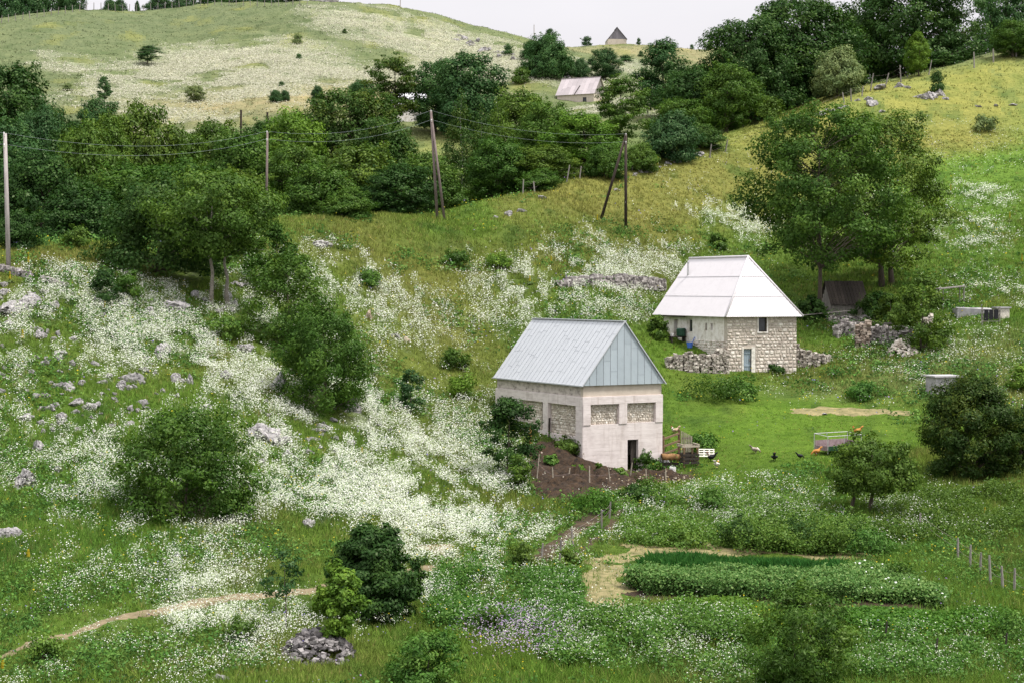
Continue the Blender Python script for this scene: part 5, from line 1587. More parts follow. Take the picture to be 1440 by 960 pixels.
for sd_, (pl_, h_, mt_, lab_, n_, fl_) in enumerate([
    ([(1035, 778), (1050, 756), (1110, 752), (1200, 756), (1245, 780), (1180, 783)], 1.05, 'leaf_weed', 'thick stand of tall weeds between the straw strip and the round-headed tree', 1500, 0),
    ([(765, 915), (800, 890), (900, 872), (970, 872), (1065, 893), (1000, 940), (820, 940)], .62, 'leaf_weed', 'cow parsley thicket full of white umbels in front of the small low green square', 2300, 2600),
    ([(1185, 945), (1290, 912), (1440, 908), (1446, 950), (1330, 962), (1200, 966)], .5, 'leaf_weed', 'cow parsley thicket round the thin dark stakes', 1900, 1500),
    ([(880, 770), (900, 738), (990, 700), (1110, 690), (1175, 715), (1150, 742), (1040, 748), (960, 766)], .55, 'leaf_weed', 'wide cow parsley thicket between the barn weeds and the straw strip', 2600, 2400),
    ([(612, 830), (660, 816), (760, 812), (812, 815), (800, 865), (740, 885), (640, 872)], .5, 'leaf_weed', 'cow parsley thicket left of the mown straw', 2400, 2200),
    ([(1235, 745), (1290, 700), (1420, 690), (1400, 735), (1300, 765)], .55, 'leaf_mid', 'rough weeds under the yews above the fence posts', 1700, 500)]):
    bed('weed_patch', pl_, h_, mt_, lab_, 'weeds', int(n_ * 1.1), .05, flowers=int(fl_ * .55), seed=60 + sd_, rowgap=.2, wild=2.6)

# ------------------------------------------------------------------ trees seen close: each grown on its own
def grow(name, foot_, toppy, wpx, label, rot=0.0, cat='tree', dz=-.1, **kw):
    q = Vector(foot_); top = Vector(along(0, toppy, q.y))
    Hh = max(.5, top.z - q.z + dz * 0); Rr = wpx / F * q.y / 2
    o = empty(name, q, rot, label, cat)
    if wpx > 60 and kw.get('base', 1) < .06: TRACKS.append((np.array([(q.x + math.cos(t) * Rr * .8, q.y + math.sin(t) * Rr * .8) for t in np.linspace(0, 5.8, 12)]), .06))
    make_tree(name, Hh, Rr, root=o, **kw)
    return o


LM = M
bt = dict(leafmat=M['leaf_mid'], leaf=.135, nb=90)
grow('tall_ash', P(1151, 447), 146, 236, 'tall leafy tree with a bare trunk between the stone house and the plank shed', seed=3, shape='broad', base=.27, nclump=170, per=230, clump=.15, trunk=.20, hollow=.45, flat=.85,
     bark='bark', wob=.012, **bt)
grow('tall_ash', G(1240, 147), 158, 222, 'broad leafy tree behind the plank shed, its trunk mostly hidden', seed=8, shape='broad', base=.15, nclump=150, per=230, clump=.15, trunk=.24, hollow=.45, flat=.85, trunks=((0, 0), (.9, .3)), **bt)
grow('elder_bush', P(1296, 492), 388, 84, 'blue-green elder bush overgrowing the yard wall', cat='bush', seed=21, shape='bush', base=.05, nclump=60, per=130, clump=.24, trunk=.08, leaf=.11, leafmat=M['leaf_mid'], nb=16, parts=('stems', 'foliage'))
grow('elder_bush', P(1236, 452), 412, 60, 'dark bush crowding the far end of the plank shed', cat='bush', seed=24, shape='bush', base=.04, nclump=40, per=110, clump=.26, trunk=.07, leaf=.11, leafmat=M['leaf_dark'], nb=12, parts=('stems', 'foliage'))
grow('elder_bush', P(1140, 450), 418, 40, 'dark undergrowth between the white roof and the bare trunk of the tall tree', cat='bush', seed=25, shape='bush', base=.04, nclump=34, per=110, clump=.28, trunk=.05, leaf=.11, leafmat=M['leaf_dark'], nb=10, parts=('stems', 'foliage'))
grow('elder_bush', P(1252, 466), 415, 52, 'shaded green bush filling the gap behind the plank lintel', cat='bush', seed=22, shape='bush', base=.05, nclump=40, per=110, clump=.26, trunk=.07, leaf=.11, leafmat=M['leaf_mid'], nb=12, parts=('stems', 'foliage'))
# hilltop two-trunked tree and its neighbours on the flower slope
grow('slope_tree', P(304, 432), 248, 190, 'spreading two-trunked tree standing among white flowers on the near slope', seed=5, shape='vase', base=.44, nclump=120, per=170, clump=.2, trunk=.15, trunks=((-.35, 0), (.75, .2)), leaf=.11, leafmat=M['leaf_mid'], hollow=.3, flat=.7, nb=40, bark='bark_pale', lean=(-.1, 0))
grow('thicket', P(222, 384), 250, 165, 'dense dark thicket directly behind the two-trunked tree', cat='bush', seed=6, shape='bush', base=.04, nclump=110, per=190, clump=.22, trunk=.12, leaf=.12, leafmat=M['leaf_dark'], nb=26, hollow=.4, parts=('stems', 'foliage'))
grow('thicket', P(388, 412), 315, 84, 'loose light bush at the lower edge of the two-trunked tree', cat='bush', seed=7, shape='bush', base=.06, nclump=60, per=90, clump=.24, trunk=.07, leaf=.11, leafmat=M['leaf_mid'], nb=22, hollow=.2, parts=('stems', 'foliage'))
grow('slope_bush', P(405, 488), 362, 138, 'mid green shrub leaning against the big dark juniper', cat='bush', seed=9, shape='bush', base=.04, nclump=80, per=120, clump=.22, trunk=.08, leaf=.10, leafmat=M['leaf_mid'], nb=22, parts=('stems', 'foliage'))
grow('juniper', P(456, 576), 434, 158, 'big dark green juniper with upright sprays on the flower slope', cat='bush', seed=10, shape='bush', base=.02, nclump=120, per=230, clump=.17, trunk=.12, leaf=.10, leafmat=M['leaf_mid'], nb=20, flat=1.25, up=.1, leafasp=.35, parts=('stems', 'foliage'))
grow('slope_bush', P(262, 722), 572, 205, 'large loose rounded bush low on the flower slope', cat='bush', seed=11, shape='bush', base=.03, nclump=150, per=170, clump=.18, trunk=.07, leaf=.075, leafmat=M['leaf_mid'], nb=36, hollow=.3, parts=('stems', 'foliage'))
grow('round_bush', P(527, 868), 742, 132, 'dense dark round bush beside the earth path', cat='bush', seed=12, shape='bush', base=.03, nclump=140, per=240, clump=.19, trunk=.08, leaf=.07, leafmat=M['leaf_dark'], nb=22, parts=('stems', 'foliage'))
grow('young_tree', P(476, 915), 788, 72, 'young yellow-green tree in front of the dense dark round bush', seed=13, shape='tall', base=.18, nclump=60, per=130, clump=.25, trunk=.045, leaf=.065, leafmat=M['leaf_bright'], nb=22)
grow('sapling', P(401, 882), 772, 52, 'thin straight sapling with sparse leaves beside the earth path', seed=14, shape='tall', base=.38, nclump=20, per=46, clump=.30, trunk=.030, leaf=.06, leafmat=M['leaf_teal'], nb=16, hollow=.1)
grow('yew', P(1360, 668), 527, 158, 'big dark rounded yew in front of the block hut', cat='bush', seed=15, shape='bush', base=.03, nclump=170, per=250, clump=.17, trunk=.14, leaf=.085, leafmat=M['leaf_yew'], nb=30, leafasp=.4, parts=('stems', 'foliage'))
grow('yew', P(1434, 658), 572, 84, 'lower yew growing against the big rounded one', cat='bush', seed=16, shape='bush', base=.03, nclump=70, per=200, clump=.22, trunk=.1, leaf=.085, leafmat=M['leaf_yew'], nb=16, leafasp=.4, parts=('stems', 'foliage'))
grow('small_tree', P(1225, 724), 618, 122, 'small round-headed tree with a forked trunk in the flower meadow', seed=17, shape='round', base=.36, nclump=95, per=170, clump=.22, trunk=.12, leaf=.075, leafmat=M['leaf_mid'], nb=26, trunks=((0, 0), (-.9, .2)))
grow('young_tree', P(715, 672), 556, 74, 'slim dark-leaved tree standing before the barn side wall', seed=18, shape='tall', base=.12, nclump=60, per=130, clump=.26, trunk=.06, leaf=.08, leafmat=M['leaf_dark'], nb=22)
grow('feathery_ash', Vector(along(1128, 985, 52.0)), 832, 175, 'feathery young ash cut off by the lower picture edge, below the bean bed', seed=19, shape='vase', base=.06, nclump=90, per=170, clump=.18, trunk=.04, trunks=((0, 0), (.3, .1), (-.35, 0)), leaf=.07, leafmat=M['leaf_mid'], nb=40, hollow=.1, leafasp=.34)
grow('fern_bush', P(603, 962), 892, 120, 'low feathery bush at the lower picture edge near the violet flowers', cat='bush', seed=20, shape='bush', base=.02, nclump=60, per=130, clump=.24, trunk=.03, leaf=.055, leafmat=M['leaf_weed'], nb=26, parts=('stems', 'foliage'))
grow('dark_shrub', P(577, 578), 518, 36, 'small dark shrub alone among white flowers below the orange stone', cat='bush', seed=23, shape='tall', base=.08, nclump=26, per=90, clump=.33, trunk=.04, leaf=.08, leafmat=M['leaf_teal'], nb=12, parts=('stems', 'foliage'))
for i, (px, pb, pt, w, mt, lab) in enumerate([
    (150, 427, 378, 42, 'leaf_dark', 'dark half of a pair of shrubs below the dense thicket'), (178, 424, 384, 40, 'leaf_yellow', 'yellowish half of a pair of shrubs below the dense thicket'),
    (1434, 548, 514, 34, 'leaf_bright', 'bright shrub cut by the picture edge above the yews'), (655, 560, 528, 50, 'leaf_bright', 'low green shrub on the slope behind the barn'),
    (640, 520, 492, 44, 'leaf_mid', 'low dark shrub on the flower slope above the barn'), (316, 476, 440, 44, 'leaf_weed', 'pale bushy plant below the two-trunked tree'),
    (1388, 184, 162, 34, 'leaf_silver', 'grey-green tussock alone on the steep dry slope'), (700, 376, 362, 40, 'leaf_bright', 'low green clump on the dry slope above the sheet metal roof'),
    (1008, 350, 332, 30, 'leaf_mid', 'small bush behind the white roof, by its chimney'), (926, 478, 446, 26, 'leaf_mid', 'dark bush pressed against the far end of the stone house'),
    (330, 732, 690, 60, 'leaf_weed', 'low wing of foliage beside the large loose rounded bush'), (1085, 180, 140, 44, 'leaf_mid', 'little tree on the ridge showing over the tall leafy tree'),
    (110, 348, 322, 40, 'leaf_mid', 'small bush in the dry grass on top of the near slope'), (985, 634, 612, 44, 'leaf_weed', 'tall nettles growing behind the slatted gate'),
    (905, 662, 636, 36, 'leaf_mid', 'dark weed clump beside the barn doorway'), (840, 720, 690, 66, 'leaf_bright', 'bright nettle clump below the manure heap'), (915, 700, 676, 62, 'leaf_mid', 'leafy weeds in front of the low dark pen'), (895, 704, 682, 44, 'leaf_dark', 'deep green dock plants at the end of the muddy track'),
    (800, 636, 618, 44, 'leaf_mid', 'low weeds sprouting at the foot of the barn side wall'), (812, 668, 655, 26, 'leaf_bright', 'small bright weed tuft on the manure heap'), (775, 655, 640, 24, 'leaf_weed', 'small pale weed tuft high on the manure heap'), (842, 668, 650, 12, 'leaf_mid', 'single dark weed against the barn front wall'), (870, 672, 660, 20, 'leaf_weed', 'little weeds before the barn doorway'), (730, 690, 640, 40, 'leaf_mid', 'straggly bush at the foot of the slim dark-leaved tree'), (1002, 560, 528, 80, 'leaf_mid', 'patch of tall dark weeds below the retaining wall'), (1045, 562, 536, 54, 'leaf_weed', 'lighter tall weeds in front of the blue-grey door'),
    (1090, 524, 512, 26, 'leaf_dark', 'dark tuft at the foot of the stone house wall'), (1215, 560, 540, 50, 'leaf_weed', 'low green tuft in the pale grass near the block hut'),
    (1080, 768, 728, 70, 'leaf_mid', 'tall weeds behind the straw strip, at their pale end'), (1130, 772, 726, 90, 'leaf_dark', 'tall dark weeds behind the straw strip, the middle clump'), (1185, 772, 730, 70, 'leaf_dark', 'tall dark weeds behind the straw strip, nearest the round-headed tree'),
    (1040, 770, 730, 60, 'leaf_dark', 'tall weeds behind the straw strip, first dark clump'), (1222, 780, 745, 60, 'leaf_weed', 'tall weeds at the corner of the straw strip by the fence'), (965, 768, 742, 60, 'leaf_weed', 'tall weeds where the straw strip turns'), (1000, 720, 690, 50, 'leaf_weed', 'dark weed clump in white flowers above the straw strip'), (800, 800, 775, 30, 'leaf_mid', 'dark clump by the short track posts'), (1265, 822, 792, 60, 'leaf_mid', 'grassy bush between potato bed and garden fence'), (1425, 905, 862, 70, 'leaf_weed', 'tall weeds at the picture edge below the garden fence'),
    (985, 905, 872, 70, 'leaf_weed', 'flowering weeds in front of the low bright bed'), (735, 800, 762, 40, 'leaf_mid', 'dark tuft where the earth path meets the muddy track'), (340, 905, 870, 50, 'leaf_mid', 'dark weeds among daisies below the earth path'), (60, 930, 895, 60, 'leaf_weed', 'weedy clump in the lowest corner of the meadow'),
    (690, 890, 858, 54, 'leaf_mid', 'dark clump behind the violet flowers'), (1296, 340, 322, 24, 'leaf_mid', 'small tuft right of the broad leafy tree'), (520, 400, 380, 40, 'leaf_weed', 'grey-green hummock high on the flower slope'), (640, 372, 356, 36, 'leaf_mid', 'dark hummock in the dry grass above the flower slope')]):
    grow('low_shrub', P(px, pb), pt, w, lab, cat='shrub', seed=100 + i, shape='bush', base=.03, nclump=22, per=95, clump=.38, trunk=.02, leaf=.07 * (P(px, pb).y / 85) ** .8, leafmat=M[mt], nb=8, parts=('stems', 'foliage'))

# ------------------------------------------------------------------ valley and far trees: a few kinds, each copied
KIND = {}


def kind(k, H, R, mat, **kw):
    o = empty('tree_kind'); make_tree(k, H, R, root=o, leafmat=M[mat], **kw); KIND[k] = (o, H, R)


kind('round_a', 10, 4.2, 'leaf_mid', seed=201, shape='round', base=.10, nclump=150, per=135, leaf=0.1650, clump=.23, trunk=.22, nb=26)
kind('round_b', 10, 4.2, 'leaf_mid', seed=202, shape='broad', base=.08, nclump=160, per=130, leaf=0.1650, clump=.22, trunk=.25, nb=26)
kind('beech', 14, 7.5, 'leaf_dark', seed=203, shape='broad', base=.05, nclump=300, per=140, leaf=0.19, clump=.16, trunk=.4, nb=60, flat=.7, hollow=.4)
kind('airy', 10, 3.8, 'leaf_mid', seed=204, shape='broad', base=.28, nclump=76, per=130, leaf=0.15, clump=.22, trunk=.18, nb=50, flat=.5, hollow=.2)
kind('tall', 12, 3.2, 'leaf_mid', seed=205, shape='tall', base=.12, nclump=120, per=130, leaf=0.165, clump=.28, trunk=.2, nb=24)
kind('birch', 11, 2.0, 'leaf_olive', seed=206, shape='tall', base=.16, nclump=80, per=100, leaf=0.12, clump=.34, trunk=.13, nb=30, droop=1.3, hollow=.15, bark='birch', flat=1.1)
kind('bush_a', 5, 4.0, 'leaf_mid', seed=207, shape='bush', base=.02, nclump=110, per=150, leaf=0.15, clump=.23, trunk=.1, nb=14)
kind('bush_b', 5, 3.2, 'leaf_mid', seed=208, shape='bush', base=.02, nclump=90, per=150, leaf=0.145, clump=.26, trunk=.1, nb=14)
kind('shrub', 3, 1.8, 'leaf_mid', seed=209, shape='bush', base=.03, nclump=30, per=60, leaf=.16, clump=.36, trunk=.06, nb=10)
FIRST = set()


def put(k, px, top, w, Y, mat, name, label, base=None, cat='tree', group=None, seed=None):
    src, H, R = KIND[k]
    q = P(px, base) if base else G(px, Y)
    Ht = float(along(px, top, q.y)[2]) - q.z
    sx = w / F * q.y / 2 / R; sz = max(.15, Ht / H)
    rr = random.Random(px * 31 + top)
    r = copy_thing(src, q, rr.uniform(0, 6.28), (sx, sx, sz), label, group, {'crown': M[mat]})
    r.name = name; r['category'] = cat
    return r


VT = 'trees filling the valley behind the near slope'
FT = [
 ('round_b', 18, 92, 118, 232, 'leaf_dark', 'big dark tree at the picture edge, highest of the valley trees'),
 ('round_a', 10, 168, 120, 186, 'leaf_teal', 'bluish dark tree at the picture edge below the highest tree'),
 ('round_a', 66, 150, 80, 214, 'leaf_teal', 'bluish rounded tree beside the highest edge tree'),
 ('tall', 102, 178, 90, 192, 'leaf_dark', 'dark narrow tree crossed by the wires near the pale pole'),
 ('round_b', 60, 215, 130, 152, 'leaf_dark', 'dark broad tree right behind the pale pole'),
 ('round_a', 128, 172, 100, 166, 'leaf_yellow', 'yellow-green tree crossed by the wires, paler of two'),
 ('tall', 160, 165, 74, 172, 'leaf_yellow', 'upright yellow-green tree just right of its paler twin'),
 ('round_b', 207, 148, 104, 186, 'leaf_mid', 'dark green tree standing against the pale flower patch'),
 ('round_a', 138, 140, 70, 240, 'leaf_teal', 'dull blue tree top between the yellow-green pair and the far hill'),
 ('round_b', 190, 232, 140, 146, 'leaf_mid', 'mid green tree rising behind the dense dark thicket'),
 ('round_a', 118, 262, 120, 138, 'leaf_dark', 'dark low tree above the small ridge bush'),
 ('round_a', 252, 186, 90, 190, 'leaf_mid', 'green tree at the foot of the pale flower patch'),
 ('round_b', 300, 172, 110, 196, 'leaf_mid', 'green tree below the lone hawthorn on the far hill'),
 ('round_a', 262, 225, 120, 156, 'leaf_mid', 'leafy tree directly behind the two-trunked tree crown'),
 ('round_b', 342, 188, 110, 176, 'leaf_mid', 'green tree left of the brownish line pole'),
 ('round_a', 330, 240, 110, 150, 'leaf_yellow', 'light tree at the foot of the brownish line pole'),
 ('round_a', 372, 172, 90, 222, 'leaf_dark', 'dark tree under the two valley posts'),
 ('round_b', 408, 160, 110, 205, 'leaf_bright', 'fresh green tree under the red-roofed hut'),
 ('airy', 420, 205, 110, 168, 'leaf_mid', 'open tree right of the brownish line pole'),
 ('beech', 492, 128, 170, 214, 'leaf_olive', 'large olive-tinted tree in the middle of the valley'),
 ('round_a', 450, 232, 110, 160, 'leaf_mid', 'rounded tree above the silver willows'),
 ('round_b', 505, 205, 120, 164, 'leaf_mid', 'rounded mid green tree below the large olive-tinted one'),
 ('airy', 556, 82, 86, 268, 'leaf_olive', 'airy tree standing in front of the shiny white roof'),
 ('round_b', 612, 86, 76, 272, 'leaf_teal', 'dark blue-green lobe next to the airy tree'),
 ('round_b', 663, 76, 104, 264, 'leaf_teal', 'large rounded blue-green tree below the flower hill'),
 ('round_a', 560, 232, 110, 158, 'leaf_dark', 'dark bushy tree behind the propped pole'),
 ('round_b', 605, 218, 100, 168, 'leaf_mid', 'bushy tree right behind the propped pole top'),
 ('round_a', 540, 168, 100, 205, 'leaf_olive', 'brownish green tree below the shiny white roof'),
 ('birch', 649, 138, 44, 184, 'leaf_olive', 'half bare birch with a pale trunk right of the propped pole'),
 ('birch', 676, 158, 46, 186, 'leaf_olive', 'drooping birch, second from the propped pole'),
 ('birch', 700, 146, 50, 188, 'leaf_mid', 'drooping birch, third from the propped pole'),
 ('round_b', 735, 130, 110, 208, 'leaf_mid', 'full green tree right of the birches'),
 ('round_a', 770, 145, 90, 198, 'leaf_yellow', 'lighter tree between the birches and the faded barn'),
 ('round_a', 700, 196, 90, 176, 'leaf_mid', 'green tree at the foot of the birches'),
 ('round_b', 820, 160, 104, 188, 'leaf_bright', 'bright full tree directly below the faded barn'),
 ('round_a', 765, 205, 90, 176, 'leaf_mid', 'rounded tree above the ridge fence'),
 ('airy', 872, 110, 88, 214, 'leaf_mid', 'maple with a visible dark trunk right of the faded barn'),
 ('tall', 930, 58, 76, 292, 'leaf_teal', 'tall greyish poplar rising to the skyline'),
 ('round_a', 975, 95, 96, 236, 'leaf_dark', 'dark flank tree left of the great beeches'),
 ('round_b', 960, 140, 90, 216, 'leaf_mid', 'lower tree above the round grey-green ridge bush'),
 ('beech', 1052, 30, 150, 244, 'leaf_dark', 'great beech on the ridge, left of the pair'),
 ('beech', 1125, -2, 190, 252, 'leaf_dark', 'greatest beech of the ridge, in the middle'),
 ('round_a', 1020, 92, 90, 232, 'leaf_mid', 'leafy lower tree at the foot of the left beech'),
 ('beech', 1280, -48, 190, 272, 'leaf_dark', 'huge dark beech right of the silver bush'),
 ('round_b', 1200, 20, 90, 285, 'leaf_dark', 'dark tree filling the gap between the great beeches'),
 ('beech', 1412, -30, 110, 305, 'leaf_teal', 'bluish beech at the far end of the ridge'),
 ('round_a', 1160, 90, 80, 246, 'leaf_dark', 'dark tree right behind the silver bush'),
]
for k, px, top, w, Y, mt, lab in FT: put(k, px, top, w, Y, mt, {'birch': 'birch_tree', 'beech': 'beech_tree'}.get(k, 'valley_tree'), lab, group=VT)
BUSH = [  # at a visible foot
 ('bush_b', 946, 162, 76, 224, 'leaf_teal', 'round grey-green bush on the ridge by the field stones'),
 ('bush_b', 1178, 72, 72, 135, 'leaf_silver', 'silvery bush with a pinkish crown before the dark beeches'),
 ('tall', 1292, 46, 32, 107, 'leaf_bright', 'young light green tree with a thin trunk on the ridge'),
 ('shrub', 1318, 100, 22, 132, 'leaf_dark', 'tiny tree growing out of the rocks on the steep slope'),
 ('round_a', 1424, 30, 64, 80, 'leaf_mid', 'bushy tree on top of the steep slope at the picture edge'),
 ('shrub', 1098, 100, 46, 158, 'leaf_teal', 'pale fan-like bush at the foot of the great beeches'),
 ('shrub', 1325, 76, 60, 88, 'leaf_dark', 'low dark scrub under the huge beech'),
 ('bush_a', 770, 52, 66, 108, 'leaf_teal', 'dark thicket on the hill flank above the faded barn'), ('bush_b', 748, 60, 30, 84, 'leaf_teal', 'left end of the dark thicket on the hill flank'), ('tall', 773, 41, 16, 62, 'leaf_teal', 'pointed tree sticking out of the dark hill thicket'),
 ('bush_b', 796, 82, 30, 108, 'leaf_teal', 'lower end of the dark thicket on the hill flank'),
 ('round_a', 851, 69, 44, 113, 'leaf_teal', 'round dark tree behind the faded barn gable'), ('bush_b', 816, 84, 24, 110, 'leaf_teal', 'small dark bush left of the round tree behind the faded barn'),
 ('shrub', 825, 52, 16, 63, 'leaf_teal', 'little bush on the skyline left of the pointed hut'), ('shrub', 879, 78, 22, 87, 'leaf_teal', 'low dark bush below the pointed hut'), ('shrub', 898, 54, 7, 60, 'leaf_teal', 'speck of a bush right of the pointed hut'), ('shrub', 901, 72, 9, 80, 'leaf_teal', 'tiny dark bush on the slope right of the pointed hut'),
 ('shrub', 714, 63, 16, 78, 'leaf_teal', 'grey bush on the rocky hill shoulder'), ('shrub', 732, 96, 30, 117, 'leaf_mid', 'green bush on the flowers above the birches'), ('shrub', 973, 63, 7, 68, 'leaf_teal', 'tiny bush on the far right skyline of the meadow hill'),
 ('airy', 208, 65, 42, 92, 'leaf_teal', 'lone hawthorn with a flat crown high on the flower hill'), ('airy', 147, 108, 26, 150, 'leaf_teal', 'thin airy tree low on the flower hill'), ('round_a', 275, 121, 26, 143, 'leaf_silver', 'small grey round tree at the edge of the pale flowers'),
 ('shrub', 418, 48, 16, 62, 'leaf_silver', 'grey bush in the middle of the flower hill'), ('shrub', 420, 76, 10, 84, 'leaf_teal', 'small dark bush under the grey hill bush'), ('shrub', 485, 41, 8, 47, 'leaf_mid', 'green dot of a bush below the hilltop ruin'),
 ('bush_b', 447, 122, 17, 139, 'leaf_teal', 'dark rounded bush right of the red-roofed hut'), ('bush_b', 388, 128, 20, 144, 'leaf_teal', 'dark bush left of the red-roofed hut, the wider'), ('bush_b', 401, 128, 14, 142, 'leaf_teal', 'dark bush left of the red-roofed hut, the narrower'), ('shrub', 396, 115, 10, 122, 'leaf_teal', 'small bush uphill of the red-roofed hut'),
 ('bush_a', 508, 114, 36, 135, 'leaf_teal', 'grey-green bushes left of the airy tree'), ('tall', 523, 118, 9, 133, 'leaf_teal', 'small dark conifer left of the airy tree'),
 ('shrub', 95, 118, 16, 128, 'leaf_silver', 'low grey bush below the narrow flower strip'),
 ('bush_a', 440, 258, 76, 306, 'leaf_silver', 'silver willow shrub at the valley edge, the broad one'), ('bush_b', 728, 232, 62, 272, 'leaf_silver', 'silver willow shrub beside the ridge fence'),
 ('bush_b', 680, 240, 64, 282, 'leaf_teal', 'dark willow shrub between the propped pole and the ridge fence'), ('bush_b', 650, 258, 60, 288, 'leaf_teal', 'low dark shrub just right of the propped pole'), ('bush_b', 560, 252, 100, 300, 'leaf_dark', 'spreading dark shrub left of the propped pole'), ('bush_b', 490, 268, 70, 307, 'leaf_mid', 'green shrub between the willow and the propped pole'),
 ('bush_b', 760, 240, 60, 268, 'leaf_mid', 'green shrub behind the first ridge fence posts'), ('bush_b', 850, 205, 60, 250, 'leaf_mid', 'green shrub behind the dark slope pole'), ('bush_b', 900, 205, 50, 240, 'leaf_mid', 'light green bush left of the round ridge bush'),
 ('bush_a', 70, 305, 90, 340, 'leaf_silver', 'grey-green scrub right of the pale pole'), ('bush_b', 25, 300, 60, 350, 'leaf_dark', 'dark scrub right behind the pale pole'),
 ('bush_b', 985, 178, 60, 208, 'leaf_dark', 'dark bush on the ridge edge below the flank tree'),
]
for k, px, top, w, base, mt, lab in BUSH:
    o = put(k, px, top, w, 0, mt, {'round_a': 'hill_tree', 'airy': 'hill_tree', 'tall': 'hill_tree'}.get(k, 'hill_bush'), lab, base, 'tree' if k in ('round_a', 'airy', 'tall') else 'bush')
    if k in ('bush_a', 'bush_b', 'shrub'):
        for c in o.children: c.name = {'trunk': 'stems', 'crown': 'foliage'}[c.name.split('.')[0]]
for i, (px, top, w, lab) in enumerate([(8, -60, 70, 'first tree of the dark wood on the far skyline, at the picture edge'), (45, -60, 60, 'second tree of the dark wood on the far skyline'), (78, -55, 60, 'third tree of the dark wood on the far skyline'), (104, -14, 44, 'last tree of the dark wood, where the skyline opens'),
                                         (158, 0, 24, 'lone low tree beyond the hill crest after the skyline gap'), (172, -1, 22, 'small tree beyond the crest beside the lone low one'), (196, 2, 8, 'tiny bush on the hill crest'), (228, -6, 40, 'start of the tree row beyond the hill crest'), (262, -9, 40, 'second tree of the row beyond the hill crest'), (298, -9, 44, 'third tree of the row beyond the hill crest'), (335, -8, 40, 'fourth tree of the row beyond the hill crest'), (370, -8, 40, 'fifth tree of the row beyond the hill crest'), (408, -9, 44, 'tree next to the hilltop ruin')]):
    put('round_b', px, top, w, 495 + i % 3 * 4, 'leaf_teal', 'skyline_tree', lab, cat='tree', group='trees along the far skyline')
for k in KIND.values():
    for c in list(k[0].children): bpy.data.objects.remove(c)
    bpy.data.objects.remove(k[0])

# ------------------------------------------------------------------ rocks
def rock_mesh(seed):
    import bmesh
    bm = bmesh.new(); bmesh.ops.create_icosphere(bm, subdivisions=4, radius=1)
    r = random.Random(seed)
    pl = [(Vector((r.gauss(0, 1), r.gauss(0, 1), r.gauss(0, .8) + .2)).normalized(), r.uniform(.45, .85)) for _ in range(11)]
    sh = Vector((r.uniform(.8, 1.2), r.uniform(.7, 1.0), r.uniform(.75, 1.05)))
    for v in bm.verts:
        p = v.co.copy()
        for n, d in pl:
            e = p.dot(n) - d
            if e > 0: p -= n * e * .92
        k = float(fbm(p.x * 2.1 + seed, p.y * 2.1 + p.z * 1.7, seed, 4)) - .5
        g = float(fbm(p.x * 4.5 + seed * 3, p.y * 4.5 + p.z * 3.7, seed + 40, 3))
        p *= 1 + k * .75 - max(0, .16 - abs(g - .5) * 2.4) * 1.3
        v.co = Vector((p.x * sh.x, p.y * sh.y, p.z * sh.z))
    me = bpy.data.meshes.new('rock'); bm.to_mesh(me); bm.free(); return me


RM = [rock_mesh(i) for i in range(9)]
for me in RM: me.materials.append(M['rock'])


def rock(px, py, w, h, label, group=None, mat=None, i=0):
    q = P(px, py); s = w / F * q.y / 2
    o = bpy.data.objects.new('rock', RM[i % 9]); COL.objects.link(o)
    hh = h / F * q.y
    o.scale = (s * 1.25, s * 1.0, max(hh * .6, s * .32)); o.location = (q.x, q.y, q.z + hh * .07)
    o.rotation_euler = (random.uniform(-.2, .2), random.uniform(-.2, .2), random.uniform(0, 6.28))
    if mat: o.material_slots[0].link = 'OBJECT'; o.material_slots[0].material = M[mat]
    tag(o, label, 'rock', group)


